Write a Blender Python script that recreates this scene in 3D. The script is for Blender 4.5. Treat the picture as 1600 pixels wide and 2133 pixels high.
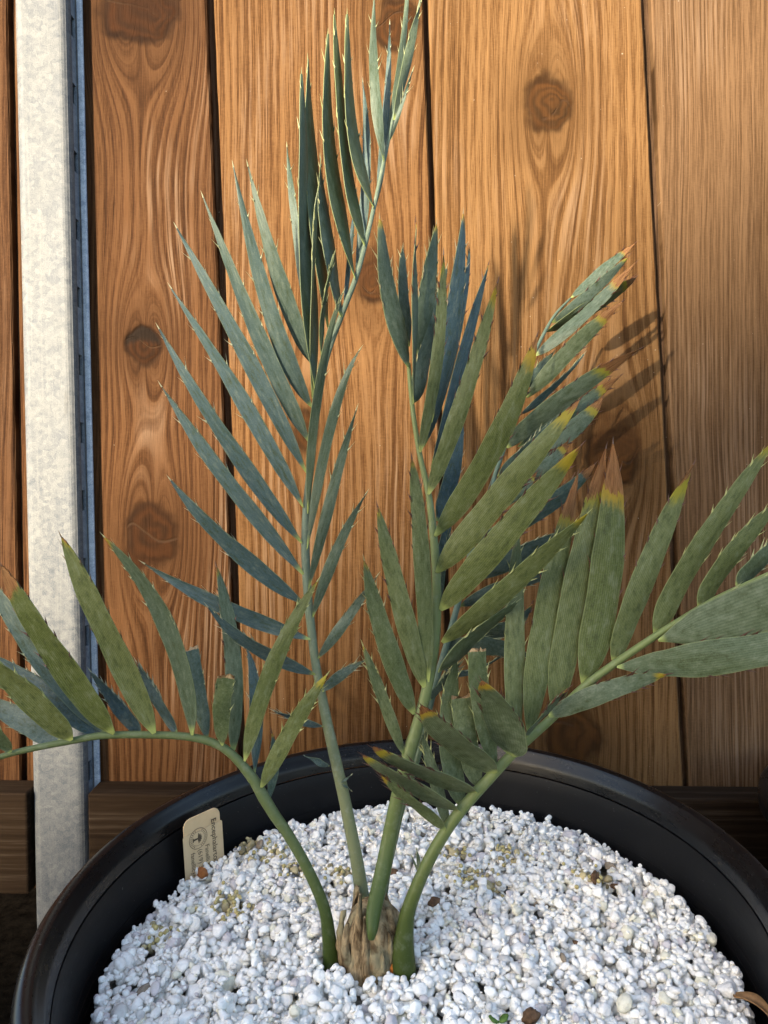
import bpy, bmesh, math, random
import numpy as np
from mathutils import Vector, Matrix, noise

for o in list(bpy.data.objects):
    bpy.data.objects.remove(o)
scene = bpy.context.scene
COL = scene.collection
rad = math.radians

# ------------------------------------------------------------------ camera
CAM_R = Matrix([[0.99918, 0.0, 0.040481], [-0.002119, 0.99863, 0.052293], [-0.040425, -0.052336, 0.997811]])            # columns: right, forward, up
cam_data = bpy.data.cameras.new('camera')
cam = bpy.data.objects.new('camera', cam_data); COL.objects.link(cam)
r_, f_, u_ = CAM_R.col[0], CAM_R.col[1], CAM_R.col[2]
cam.matrix_world = Matrix(((r_[0], u_[0], -f_[0], -.0075), (r_[1], u_[1], -f_[1], -.398),
                           (r_[2], u_[2], -f_[2], .622), (0, 0, 0, 1)))
cam_data.sensor_fit = 'VERTICAL'; cam_data.sensor_height = 36.0
cam_data.lens = 36.0 * 1400 / 2133
cam_data.clip_start = .01; cam_data.clip_end = 200
scene.camera = cam

# ------------------------------------------------------------------ sky, sun, exposure
SUN_TO = Vector((-.72, -1.0, .48)).normalized()
SUN_EL = math.asin(SUN_TO.z)
world = bpy.data.worlds.new('World'); scene.world = world; world.use_nodes = True
wn = world.node_tree.nodes; wl = world.node_tree.links; wn.clear()
sky = wn.new('ShaderNodeTexSky'); sky.sky_type = 'NISHITA'; sky.sun_disc = False
sky.sun_elevation = SUN_EL; sky.sun_rotation = math.atan2(SUN_TO.x, SUN_TO.y)
sky.air_density = 1.0; sky.dust_density = 2.0; sky.ozone_density = 1.0
bg = wn.new('ShaderNodeBackground'); bg.inputs['Strength'].default_value = .10
wo = wn.new('ShaderNodeOutputWorld')
wl.new(sky.outputs[0], bg.inputs[0]); wl.new(bg.outputs[0], wo.inputs[0])
sl = bpy.data.lights.new('sun', 'SUN'); sl.energy = 3.5; sl.angle = rad(1.5); sl.color = (1, .86, .66)
sun = bpy.data.objects.new('sun', sl); COL.objects.link(sun)
sun.rotation_euler = SUN_TO.to_track_quat('Z', 'Y').to_euler()
sun.location = (-2, -3, 2)
vs = scene.view_settings
vs.view_transform = 'Standard'; vs.look = 'None'; vs.gamma = 1.0; vs.use_curve_mapping = False
vs.exposure = 2.62
scene.cycles.max_bounces = 8

# ------------------------------------------------------------------ data (millimetres)
LEAFLETS = [
  ["B",[-58.8,36.2,517.9],[-111.8,30.8,542.0],[-160.6,27.0,572.8],[0.449,0.134,0.883],10.4,"n",0.9,0.0,0,0],
  ["B",[-56.6,32.7,495.9],[-89.9,11.9,519.7],[-113.4,-4.6,549.3],[0.523,-0.334,0.784],9.9,"n",1,0.0,0,0],
  ["B",[-62.2,39.7,540.8],[-105.8,30.8,580.9],[-140.2,24.1,625.0],[0.673,-0.273,0.687],12.4,"n",1,0.0,0,0],
  ["B",[-62.3,42.8,560.0],[-109.1,35.3,625.9],[-144.2,29.3,684.1],[0.781,-0.28,0.558],11.5,"n",1,0.0,0,0],
  ["B",[-62.7,46.2,580.4],[-106.6,37.7,648.7],[-144.4,31.5,720.5],[0.812,-0.283,0.511],11.5,"n",1,0.0,0,0],
  ["B",[-61.1,50.1,603.7],[-95.6,41.6,673.3],[-136.3,35.5,746.3],[0.843,-0.251,0.476],11.2,"n",1,0.0,0,0],
  ["B",[-58.2,53.6,626.4],[-93.9,44.6,706.1],[-131.5,37.9,784.6],[0.882,-0.186,0.433],11.3,"n",0.95,0.0,0,0],
  ["B",[-55.7,56.8,647.0],[-82.0,45.8,710.5],[-114.0,38.9,803.4],[0.924,0.158,0.349],11.2,"n",0.75,0.0,0,0],
  ["B",[-53.4,60.4,671.0],[-75.2,47.9,727.8],[-94.1,40.2,821.9],[-0.962,-0.049,-0.269],11.7,"n",0.8,0.0,0,0],
  ["B",[-50.5,64.2,698.3],[-68.3,50.3,748.3],[-85.0,40.7,822.4],[-0.94,0.193,-0.281],11.4,"n",0.7,0.0,0,0],
  ["B",[-52.0,73.2,714.6],[-61.3,85.3,797.6],[-66.1,94.9,859.4],[-0.981,0.169,-0.097],6.4,"n",0.7,0.0,0,0],
  ["B",[-51.1,61.9,681.8],[-51.9,60.9,788.5],[-50.3,60.8,889.8],[-0.438,-0.898,0.046],19.1,"n",0.5,0.0,0,0],
  ["B",[-40.5,68.3,725.6],[-46.3,69.8,817.1],[-46.7,71.7,905.5],[-0.438,-0.898,0.031],19.4,"n",0.4,0.0,0,0],
  ["B",[-31.0,69.7,732.7],[-38.6,69.1,784.5],[-41.0,69.2,838.9],[-0.452,-0.892,0.004],16.8,"n",0.6,0.0,0,0],
  ["B",[-20.9,74.4,759.2],[-33.7,75.3,839.1],[-32.6,77.1,924.9],[-0.468,-0.883,0.013],18.9,"n",0.25,0.0,0,0],
  ["B",[-13.7,79.0,783.0],[-24.0,80.1,846.5],[-27.7,83.3,941.8],[-0.452,-0.892,0.007],17.0,"n",0.2,0.0,0,0],
  ["B",[-6.3,83.6,810.3],[-18.4,83.1,864.0],[-19.1,84.5,942.3],[-0.498,-0.867,-0.002],16.8,"n",0.3,0.0,0,0],
  ["B",[2.5,88.7,844.2],[-2.0,88.2,898.6],[0.4,88.6,957.1],[-0.996,-0.088,-0.013],7.5,"n",0.6,0.0,0,0],
  ["B",[-3.7,91.2,815.9],[5.5,101.3,882.3],[11.1,110.3,950.8],[-0.979,0.179,0.102],6.2,"n",0.9,0.0,0,0],
  ["B",[-20.7,81.6,761.7],[-10.4,94.5,839.3],[-10.2,105.3,908.0],[-0.975,0.212,0.064],7.2,"n",0.9,0.0,0,0],
  ["B",[-30.0,77.1,736.3],[-23.8,87.3,783.5],[-18.2,95.9,826.7],[-0.986,0.094,0.137],3.5,"n",1,0.0,0,0],
  ["B",[5.1,97.4,856.8],[18.2,103.1,923.1],[25.6,108.0,982.9],[-0.927,-0.334,0.169],5.5,"n",0.6,0.0,0,0],
  ["B",[10.9,93.8,874.8],[23.2,92.8,920.0],[32.9,91.9,953.3],[-0.791,-0.562,0.244],6.9,"n",0.5,0.0,0,0],
  ["B",[8.0,91.4,860.5],[16.9,88.2,883.2],[24.6,85.6,902.6],[-0.939,0.018,0.344],2.8,"n",0.7,0.0,0,0],
  ["B",[-58.4,49.4,599.5],[-46.2,42.8,683.8],[-28.1,36.8,739.6],[-0.849,-0.49,0.196],6.4,"n",0.5,0.0,0,0],
  ["B",[-52.8,61.2,676.9],[-47.9,53.5,760.8],[-41.1,46.2,810.7],[-0.341,-0.937,0.073],5.2,"n",0.3,0.0,0,0],
  ["B",[-46.4,65.4,706.4],[-41.3,53.8,738.8],[-33.0,44.5,766.6],[-0.493,-0.86,0.131],4.2,"n",0.4,0.0,0,0],
  ["B",[-59.4,45.5,576.2],[-39.3,43.3,658.7],[-19.4,40.2,703.6],[-0.953,-0.072,0.295],7.0,"n",0.6,0.0,0,0],
  ["B",[-59.1,41.2,550.6],[-39.9,38.0,615.0],[-22.7,35.2,665.1],[-0.94,-0.158,0.301],7.4,"n",0.6,0.0,0,0],
  ["B",[-57.1,38.3,531.9],[-39.5,33.9,574.7],[-19.0,30.4,610.9],[-0.898,-0.064,0.435],7.5,"n",0.6,0.0,0,0],
  ["B",[-54.5,34.2,505.5],[-34.3,29.0,531.7],[-14.0,25.0,558.8],[-0.788,0.067,0.612],7.2,"n",0.7,0.0,0,0],
  ["B",[-52.0,30.7,484.9],[-38.7,25.9,496.9],[-22.8,21.9,506.7],[-0.552,0.044,0.833],6.9,"n",0.8,0.0,0,0],
  ["B",[-52.1,27.6,462.7],[-68.0,27.9,467.6],[-83.2,28.2,474.1],[0.325,-0.295,0.898],5.8,"n",1,0.0,0,0],
  ["B",[-49.2,23.9,438.2],[-55.5,24.0,441.0],[-64.6,24.3,445.6],[0.407,-0.297,0.864],4.6,"n",1,0.0,0,0],
  ["B",[-42.8,22.3,427.4],[-39.0,22.4,429.7],[-35.2,22.5,432.6],[-0.567,0.043,0.823],1.4,"n",0.8,0.0,0,0],
  ["B",[-42.8,22.3,427.4],[-39.1,22.2,425.4],[-35.9,22.0,422.8],[0.554,0.044,0.831],1.4,"n",0.8,0.0,0,0],
  ["A",[-87.2,-5.6,439.9],[-66.2,-10.2,477.3],[-44.7,-14.0,508.5],[-0.841,0.115,0.529],9.9,"b",0,0.12,0,0],
  ["A",[-96.6,-4.7,456.0],[-76.6,-8.3,512.9],[-48.0,-11.1,562.8],[-0.908,0.108,0.404],10.2,"b",0.05,0.03,0,0],
  ["A",[-109.7,-4.2,466.0],[-108.2,-6.3,489.1],[-104.0,-8.0,508.8],[-0.991,-0.082,0.107],10.3,"c",0.2,0.0,0,1],
  ["A",[-105.0,2.4,458.3],[-105.1,14.3,516.7],[-114.6,24.3,569.4],[-0.905,-0.424,-0.023],10.5,"b",0.45,0.038,0.02,0],
  ["A",[-127.5,-3.9,472.4],[-138.2,-3.8,536.7],[-172.1,-3.6,592.9],[0.899,-0.24,0.365],12.1,"b",0.5,0.045,0,0],
  ["A",[-120.4,2.9,467.1],[-127.5,13.1,494.7],[-133.1,21.6,519.0],[-0.897,-0.429,-0.106],9.8,"c",0.65,0.0,0,2],
  ["A",[-149.4,-4.9,475.2],[-173.2,-7.2,536.6],[-195.2,-8.7,594.5],[0.911,-0.119,0.395],16.0,"b",0.05,0.038,0.015,0],
  ["A",[-139.0,2.6,471.6],[-152.9,12.4,489.9],[-167.2,20.7,511.4],[0.81,-0.401,0.428],8.5,"b",0.9,0.0,0,0],
  ["A",[-172.7,-6.6,476.5],[-203.6,-9.5,525.6],[-229.5,-11.2,579.4],[0.811,-0.283,0.513],19.5,"b",0,0.015,0.13,0],
  ["A",[-160.0,1.4,473.5],[-175.1,9.7,485.7],[-194.7,17.2,507.4],[0.787,-0.142,0.6],9.6,"b",1,0.0,0,0],
  ["A",[-177.8,0.1,473.6],[-223.9,11.4,520.8],[-257.2,21.2,569.9],[0.788,0.288,0.545],12.8,"b",0.75,0.0,0,0],
  ["A",[-197.0,-9.0,474.2],[-217.7,-13.1,501.4],[-248.2,-16.0,533.4],[0.68,-0.223,0.698],17.9,"b",0,0.038,0,0],
  ["A",[-180.9,-0.1,473.8],[-215.2,7.6,494.7],[-256.7,14.5,522.3],[0.58,0.299,0.758],14.0,"b",1,0.0,0,0],
  ["A",[-207.7,-3.1,471.6],[-231.5,4.1,482.3],[-266.2,10.4,500.3],[0.502,0.383,0.775],13.0,"b",0.8,0.0,0,0],
  ["A",[-230.4,-14.1,470.5],[-237.0,-18.8,486.2],[-245.9,-22.3,504.6],[0.82,0.03,0.571],8.3,"b",0.3,0.0,0,0],
  ["A",[-92.7,1.7,444.1],[-91.9,12.9,489.4],[-97.6,21.5,516.9],[-0.906,-0.423,0.004],8.2,"n",0.95,0.0,0,0],
  ["A",[-84.6,0.8,428.1],[-81.6,8.6,449.7],[-83.3,14.8,464.8],[-0.903,-0.418,0.097],6.5,"n",0.7,0.075,0.03,0],
  ["C",[22.3,15.9,498.9],[46.0,14.9,520.9],[71.8,14.1,541.1],[-0.426,-0.715,0.554],15.2,"b",0.25,0.0,0,0],
  ["C",[16.5,20.6,480.2],[26.4,24.4,490.0],[37.9,27.7,501.0],[-0.521,-0.681,0.514],9.5,"b",0.5,0.0,0,0],
  ["C",[25.6,18.2,516.7],[65.9,1.4,553.3],[109.3,-11.7,596.0],[-0.603,-0.27,0.75],14.0,"b",0.02,0.075,0,0],
  ["C",[25.3,20.5,536.9],[63.4,1.0,584.3],[105.9,-14.4,634.9],[-0.731,0.088,0.676],16.7,"b",0,0.105,0.02,0],
  ["C",[24.3,23.6,560.5],[62.1,6.2,607.1],[107.9,-7.2,661.7],[-0.737,0.174,0.653],16.1,"b",0,0.075,0.05,0],
  ["C",[24.2,27.0,583.3],[61.3,12.3,639.1],[86.2,1.1,700.2],[-0.871,0.026,0.491],14.7,"b",0,0.09,0.05,0],
  ["C",[21.2,31.7,609.5],[44.3,20.5,668.3],[66.1,12.2,735.2],[-0.928,0.157,0.338],10.8,"b",0.1,0.068,0.02,0],
  ["C",[17.3,36.9,636.8],[30.0,29.0,696.9],[35.5,23.2,756.7],[-0.954,-0.25,0.166],8.1,"b",0.15,0.06,0.03,0],
  ["C",[20.0,44.6,640.8],[42.3,56.4,719.0],[54.2,66.8,797.2],[-0.829,-0.52,0.205],14.0,"b",1,0.038,0.01,0],
  ["C",[26.5,47.3,656.4],[48.9,60.9,727.4],[58.0,71.5,775.7],[-0.839,-0.488,0.24],7.5,"n",1,0.022,0.02,0],
  ["C",[24.7,41.8,626.4],[51.7,52.7,708.1],[69.0,60.8,760.6],[-0.807,-0.516,0.289],8.6,"n",1,0.038,0.02,0],
  ["C",[26.4,35.6,592.1],[38.6,43.8,623.7],[47.1,51.6,668.6],[-0.839,-0.488,0.24],13.1,"n",1,0.0,0,0],
  ["C",[26.0,30.6,560.1],[32.6,38.5,583.9],[39.1,45.5,614.8],[-0.801,-0.564,0.201],8.4,"n",0.9,0.0,0,0],
  ["C",[26.3,27.9,539.4],[29.6,31.4,562.9],[35.0,34.8,593.4],[-0.973,-0.166,0.158],2.5,"n",0.6,0.0,0,0],
  ["C",[12.4,47.8,693.1],[1.9,45.7,738.1],[-2.6,44.7,787.7],[-0.779,-0.621,-0.087],14.3,"b",0.55,0.045,0.01,0],
  ["C",[13.6,56.0,708.0],[11.5,61.4,748.1],[12.4,65.5,775.5],[-0.819,-0.574,0.011],9.1,"n",0.6,0.0,0,0],
  ["C",[14.7,42.8,668.4],[17.7,38.6,735.6],[19.9,34.7,781.3],[-0.573,-0.816,0.072],5.9,"n",0.5,0.06,0.02,0],
  ["C",[17.5,48.6,701.5],[26.7,50.7,741.5],[34.5,53.0,786.0],[-0.773,-0.607,0.187],13.6,"b",0.45,0.045,0.01,0],
  ["C",[15.4,50.1,670.4],[23.8,53.9,701.2],[40.7,58.7,758.9],[-0.737,-0.631,0.243],12.5,"b",0.7,0.0,0,0],
  ["C",[13.2,14.6,489.6],[-0.2,14.3,547.0],[-11.2,14.5,603.3],[-0.975,0.059,-0.213],12.5,"b",0.15,0.038,0.02,0],
  ["C",[6.2,12.3,474.0],[-9.8,12.6,521.6],[-20.8,13.4,570.9],[-0.953,-0.153,-0.26],12.6,"b",0.2,0.038,0.01,0],
  ["C",[-1.4,9.3,450.3],[-13.3,9.0,487.1],[-23.5,8.9,518.9],[-0.95,-0.016,-0.311],7.4,"b",0.25,0.038,0,0],
  ["C",[15.7,15.1,493.3],[14.3,12.9,576.7],[10.7,10.4,632.1],[-0.999,-0.002,-0.033],10.3,"b",0.2,0.038,0.02,0],
  ["D",[178.5,-0.2,535.9],[199.5,4.6,565.4],[232.8,9.0,597.2],[-0.735,-0.277,0.619],14.0,"b",0.05,0.0,0,0],
  ["D",[152.4,1.9,520.2],[180.9,6.7,568.8],[230.5,11.8,633.1],[-0.812,-0.179,0.555],15.1,"b",0.05,0.06,0,0],
  ["D",[128.1,3.9,504.0],[148.8,8.7,553.7],[182.8,14.1,621.7],[-0.899,-0.152,0.411],15.7,"w",0.08,0.09,0.06,0],
  ["D",[109.0,4.4,491.3],[126.4,10.0,555.9],[134.7,16.0,636.3],[-0.983,-0.078,0.169],21.2,"w",0.05,0.053,0.17,0],
  ["D",[90.8,3.5,473.9],[108.5,11.8,547.5],[131.5,19.9,633.7],[-0.969,-0.075,0.235],18.3,"w",0.08,0.045,0.16,0],
  ["D",[74.9,1.8,461.9],[90.6,12.3,536.2],[114.1,22.0,618.0],[-0.974,-0.023,0.224],16.0,"w",0.08,0.045,0.15,0],
  ["D",[65.8,1.4,454.1],[70.3,13.7,521.7],[76.1,24.3,586.3],[-0.989,-0.136,0.06],12.9,"b",0.12,0.0,0,0],
  ["D",[53.6,-0.1,442.7],[47.7,7.3,478.8],[46.5,13.7,513.7],[-0.972,-0.213,-0.099],12.6,"c",0.15,0.0,0,1],
  ["D",[42.9,-1.3,432.4],[37.7,6.6,457.0],[36.2,13.5,484.5],[-0.969,-0.215,-0.125],13.5,"c",0.15,0.0,0,1],
  ["D",[32.2,-2.4,421.6],[27.5,11.8,462.0],[35.1,24.0,505.3],[-0.951,-0.308,0.024],14.4,"b",0.2,0.0,0,0],
  ["D",[23.3,-3.7,410.1],[16.9,6.4,435.9],[10.9,14.9,460.0],[-0.926,-0.32,-0.199],7.8,"b",0.25,0.0,0,0],
  ["D",[199.5,-3.3,548.6],[216.5,4.0,561.9],[237.8,10.3,577.9],[-0.636,-0.388,0.667],13.4,"b",0.35,0.0,0,0],
  ["D",[21.2,-10.7,412.5],[2.6,-20.6,434.2],[-15.4,-28.5,454.1],[0.6,-0.387,0.7],7.6,"b",0.1,0.09,0.02,0],
  ["D",[30.0,-9.5,422.3],[1.0,-20.5,444.4],[-24.6,-29.2,466.6],[0.399,-0.635,0.661],13.4,"b",0.3,0.09,0.02,0],
  ["D",[40.4,-8.4,433.0],[10.4,-20.6,450.8],[-19.0,-30.4,471.3],[0.304,-0.673,0.674],16.0,"b",0.3,0.09,0.05,0],
  ["D",[52.4,-7.1,443.6],[26.5,-20.1,469.4],[8.9,-30.5,494.1],[0.488,-0.692,0.532],23.1,"b",0.35,0.075,0.1,0],
  ["D",[61.8,-5.9,453.2],[55.5,-18.8,480.0],[43.2,-29.1,506.4],[0.659,-0.707,0.257],25.9,"b",0.4,0.075,0.04,0],
  ["D",[71.4,-5.1,463.6],[82.3,-13.0,481.6],[93.3,-19.4,496.3],[-0.467,-0.742,0.481],6.5,"b",0.4,0.075,0.03,0],
  ["D",[85.9,-3.5,475.2],[116.7,-14.7,492.7],[148.1,-24.0,504.1],[-0.292,0.223,0.93],11.6,"b",0.5,0.075,0.02,0],
  ["D",[127.4,-3.2,503.4],[176.2,-14.9,509.8],[238.2,-24.2,521.6],[-0.098,0.191,0.977],20.2,"l",0.35,0.12,0.03,0],
  ["D",[151.5,-5.2,518.8],[204.2,-15.2,538.1],[269.0,-22.9,561.8],[-0.288,0.137,0.948],29.5,"l",0.4,0.0,0,0],
  ["E",[163.7,198.5,771.3],[189.1,195.1,791.6],[217.9,192.7,814.1],[-0.539,0.535,0.651],10.1,"w",0.6,0.03,0.16,0],
  ["E",[143.5,186.1,748.1],[177.6,186.2,772.4],[209.7,186.8,801.2],[-0.596,-0.27,0.756],9.9,"b",0.64,0.06,0.02,0],
  ["E",[125.2,172.6,718.7],[162.5,165.3,747.0],[205.9,160.2,787.8],[-0.572,0.504,0.647],11.7,"w",0.6,0.03,0.18,0],
  ["E",[139.6,189.3,741.6],[190.2,196.1,767.5],[221.6,201.7,787.7],[-0.257,-0.823,0.507],19.7,"w",0.2,0.075,0.18,0],
  ["E",[113.8,158.5,682.3],[148.9,150.5,718.8],[188.1,144.1,753.1],[-0.678,-0.066,0.732],13.3,"w",0.35,0.045,0.18,0],
  ["E",[115.5,168.9,692.2],[126.2,171.7,704.5],[140.2,174.3,720.4],[-0.759,0.034,0.65],8.9,"b",0.64,0.0,0,0],
  ["E",[92.2,140.1,641.4],[131.8,134.2,674.2],[196.0,129.9,713.0],[-0.521,-0.334,0.786],15.9,"w",0.5,0.053,0.18,0],
  ["E",[106.4,159.0,668.1],[137.8,171.1,690.0],[168.3,181.7,719.4],[-0.461,-0.678,0.572],7.4,"n",0.8,0.0,0,0],
  ["E",[103.6,148.8,642.1],[153.1,155.9,671.8],[191.9,161.7,697.2],[-0.534,-0.043,0.844],10.3,"w",0.56,0.075,0.2,0],
  ["E",[84.5,133.6,613.8],[140.3,139.9,649.7],[170.9,145.0,677.6],[-0.601,0.042,0.798],14.1,"w",0.56,0.09,0.16,0],
  ["E",[73.5,127.1,601.2],[118.4,131.6,623.8],[140.5,135.4,644.9],[-0.555,0.044,0.831],10.6,"w",0.56,0.09,0.14,0],
  ["E",[70.6,122.5,590.2],[94.7,125.5,604.1],[113.0,128.1,620.6],[-0.589,-0.045,0.807],9.8,"w",0.56,0.075,0.1,0],
  ["E",[82.6,128.7,618.8],[103.2,129.6,635.2],[124.9,130.8,658.4],[-0.581,-0.497,0.645],12.0,"b",0.72,0.0,0,0],
  ["E",[59.3,112.9,569.2],[115.0,120.7,592.3],[158.1,127.8,624.7],[-0.446,-0.429,0.786],16.8,"w",0.8,0.0,0.12,0],
  ["E",[50.8,102.0,543.5],[100.5,109.5,560.5],[141.4,115.8,577.4],[-0.323,-0.457,0.829],17.6,"b",0.8,0.0,0,0],
  ["E",[46.3,93.5,524.6],[83.5,100.8,536.9],[127.7,106.6,545.2],[-0.261,-0.261,0.929],11.7,"b",0.8,0.0,0,0],
  ["E",[40.0,87.9,512.5],[77.8,94.1,506.0],[100.3,100.4,522.6],[-0.195,-0.327,0.925],12.3,"b",0.68,0.038,0.02,0],
  ["E",[32.8,81.2,496.1],[61.8,84.5,496.5],[94.8,86.7,486.4],[0.131,0.052,0.99],13.9,"b",0.64,0.0,0,0],
  ["E",[28.6,77.1,485.8],[50.5,83.3,477.9],[83.6,89.5,494.4],[-0.186,-0.455,0.871],4.8,"n",0.9,0.0,0,0],
  ["E",[10.7,49.2,435.9],[13.9,47.5,445.5],[16.8,46.2,454.8],[-0.927,-0.156,0.342],4.3,"n",0.4,0.0,0,0],
  ["D",[4.7,-6.7,382.9],[4.8,-4.2,389.4],[4.0,-2.0,395.7],[-0.998,-0.003,-0.055],2.6,"n",0.4,0.0,0,0],
  ["D",[4.7,-6.7,382.9],[3.0,-4.3,387.2],[0.9,-2.2,391.4],[0.941,0.018,0.337],1.4,"n",0.4,0.0,0,0],
]
STALKS = {
  'A': [[-51.0,-2.0,324.8,5.29],[-51.3,-1.5,332.7,4.84],[-53.5,-2.3,360.9,3.5],[-62.9,-3.1,388.0,3.2],[-73.3,-3.1,409.0,3.19],[-80.7,-3.5,421.5,3.32],[-86.6,-3.0,432.1,3.47],[-93.3,-2.3,444.5,3.18],[-103.8,-1.6,457.9,2.6],[-114.2,-1.2,465.6,2.46],[-128.4,-1.0,470.2,2.31],[-148.8,-1.9,472.9,2.16],[-179.2,-4.1,474.7,2.15],[-200.9,-6.4,472.7,1.99],[-223.5,-9.8,470.1,1.84],[-237.9,-12.2,467.4,1.69],[-255.1,-16.9,462.1,1.39]],
  'B': [[-30.2,13.1,340.0,5.16],[-30.7,14.7,349.9,4.57],[-34.2,18.4,379.3,4.13],[-40.3,23.6,414.7,3.86],[-45.0,27.0,438.6,3.72],[-49.3,30.3,459.7,3.43],[-53.5,33.7,484.0,2.97],[-56.5,36.8,502.3,2.83],[-58.6,40.1,523.9,2.85],[-60.2,43.5,545.8,2.86],[-61.0,48.2,574.0,2.88],[-59.6,53.0,602.6,2.58],[-55.4,57.9,634.7,2.27],[-50.5,62.9,667.3,2.13],[-43.1,68.0,703.5,1.98],[-31.1,72.9,735.1,1.99],[-20.6,77.5,760.5,1.84],[-13.4,82.0,784.0,1.68],[-5.9,86.7,811.9,1.52],[2.6,91.8,845.9,1.36],[9.6,96.6,874.6,1.2],[18.2,101.4,905.3,0.86],[28.3,107.9,945.8,0.7],[33.9,111.2,968.0,0.53]],
  'C': [[-25.0,-23.0,355.2,1.66],[-24.3,-20.6,360.1,3.35],[-23.0,-13.7,367.3,4.54],[-17.6,-1.0,381.3,4.97],[-12.4,7.5,398.9,4.76],[-7.0,9.7,420.4,4.48],[2.0,12.4,450.1,4.19],[7.4,14.2,464.7,3.9],[15.2,17.7,489.8,3.32],[21.3,21.4,518.2,3.18],[23.8,25.3,552.0,2.89],[23.3,30.3,585.2,2.61],[21.4,34.9,610.7,2.01],[17.3,39.4,634.1,1.71],[14.4,44.0,659.1,1.57],[13.0,48.4,682.2,1.42],[12.7,51.3,696.2,1.27]],
  'D': [[-6.7,-15.8,326.6,7.09],[-7.0,-14.1,338.6,6.83],[-5.6,-12.3,352.0,5.42],[-2.5,-11.6,365.0,4.28],[6.3,-10.6,385.2,3.71],[17.7,-8.5,404.4,3.57],[31.4,-6.5,421.6,3.44],[50.8,-4.4,441.0,3.16],[65.0,-2.6,454.0,2.88],[75.5,-2.2,462.8,2.59],[88.9,-0.5,473.4,2.6],[108.4,0.4,490.8,2.46],[126.2,-0.0,503.7,2.31],[146.1,-1.5,517.3,2.15],[160.7,-3.2,526.9,2.0],[183.1,-4.6,540.4,1.7],[203.9,-8.4,551.3,1.54],[229.1,-13.2,563.5,1.25]],
  'E': [[-18.3,23.7,332.2,3.12],[-18.7,27.8,345.7,3.14],[-15.3,31.9,360.8,2.37],[-10.4,36.1,377.1,2.07],[-3.7,42.3,398.9,2.1],[7.1,48.8,426.9,2.12],[14.1,56.6,445.6,2.15],[21.7,66.3,470.1,2.36],[30.9,75.9,494.1,2.23],[40.3,85.6,518.0,2.27],[47.7,95.1,537.6,2.13],[60.2,110.4,573.1,2.0],[77.3,127.6,611.5,1.88],[90.7,142.6,640.8,1.73],[105.8,155.9,670.2,1.57],[115.7,165.5,693.3,1.6],[124.6,175.3,718.8,1.42],[134.2,183.0,736.9,1.44],[147.9,192.4,756.4,1.25],[164.6,201.7,772.5,0.84]],
}

G_PATCH = [[-0.1082, 0.1113], [-0.1254, 0.1226], [-0.1252, 0.0539], [-0.1162, 0.0431], [-0.0536, 0.0796], [0.0338, 0.1077], [0.0531, 0.0639], [0.0441, 0.073], [0.0766, 0.0982], [-0.0831, 0.0906], [0.1316, 0.0643], [-0.1647, 0.0224]]
G_CHIPS = [[0.0154, 0.0364, 0.332], [0.1297, 0.058, 0.332], [0.1427, 0.0516, 0.332], [-0.0112, 0.0779, 0.332], [0.1, 0.0012, 0.332], [0.0588, -0.0581, 0.332], [-0.0147, 0.1712, 0.332], [-0.0462, -0.024, 0.332]]
G_DRY = [[0.1689, -0.0537, 0.337], [0.1765, -0.063, 0.332]]
G_GREEN = [0.0421, -0.0599, 0.334]
G_TAG = [-0.1661, 0.0866, 0.328]
G_TAGR = [-0.1476, 0.1069, 0.328]
G_CAUDEX = [-0.0268, 0.0006, 0.328]
G_FENCE = [-0.0075, 0.2611, 0.5875]
G_POT2 = [0.2579, 0.0881, 0.344]
G_ORANGE = [-0.0111, -0.0176, 0.332]
PZ = .328          # height of the pumice surface
RIM_Z = .38        # height of the pot rim
RIM_R = .215

# ------------------------------------------------------------------ helpers
def empty(name, loc=(0, 0, 0), label=None, cat=None, group=None, parent=None):
    o = bpy.data.objects.new(name, None); COL.objects.link(o)
    o.location = loc; o.empty_display_size = .02
    if parent: o.parent = parent
    return tag(o, label, cat, group)

def tag(o, label=None, cat=None, group=None, kind=None):
    if label: o['label'] = label
    if cat: o['category'] = cat
    if group: o['group'] = group
    if kind: o['kind'] = kind
    return o

def mesh_obj(name, verts, faces, mat=None, parent=None, smooth=True, loc=(0, 0, 0), mats=None, fmat=None, uvs=None):
    me = bpy.data.meshes.new(name)
    me.from_pydata([tuple(v) for v in verts], [], faces)
    for m in (mats or ([mat] if mat else [])): me.materials.append(m)
    if fmat is not None:
        for p, i in zip(me.polygons, fmat): p.material_index = i
    if uvs is not None:
        lay = me.uv_layers.new(name='UVMap')
        for lp in me.loops: lay.data[lp.index].uv = uvs[lp.vertex_index]
    if smooth:
        for p in me.polygons: p.use_smooth = True
    me.update()
    o = bpy.data.objects.new(name, me); COL.objects.link(o)
    o.location = loc
    if parent: o.parent = parent
    return o

class MB:
    """collects simple shapes into one mesh"""
    def __init__(self): self.v = []; self.f = []
    def add(self, vs, fs):
        n = len(self.v); self.v += [Vector(q) for q in vs]; self.f += [tuple(i + n for i in f) for f in fs]
    def box(self, a, b):
        x0, y0, z0 = a; x1, y1, z1 = b
        self.add([(x0,y0,z0),(x1,y0,z0),(x1,y1,z0),(x0,y1,z0),(x0,y0,z1),(x1,y0,z1),(x1,y1,z1),(x0,y1,z1)],
                 [(0,3,2,1),(4,5,6,7),(0,1,5,4),(1,2,6,5),(2,3,7,6),(3,0,4,7)])
    def build(self, name, mat, parent=None, smooth=False, loc=(0, 0, 0), bevel=0):
        o = mesh_obj(name, self.v, self.f, mat, parent, smooth, loc)
        if bevel:
            b = o.modifiers.new('bevel', 'BEVEL'); b.width = bevel; b.segments = 2; b.limit_method = 'ANGLE'
        return o

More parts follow.
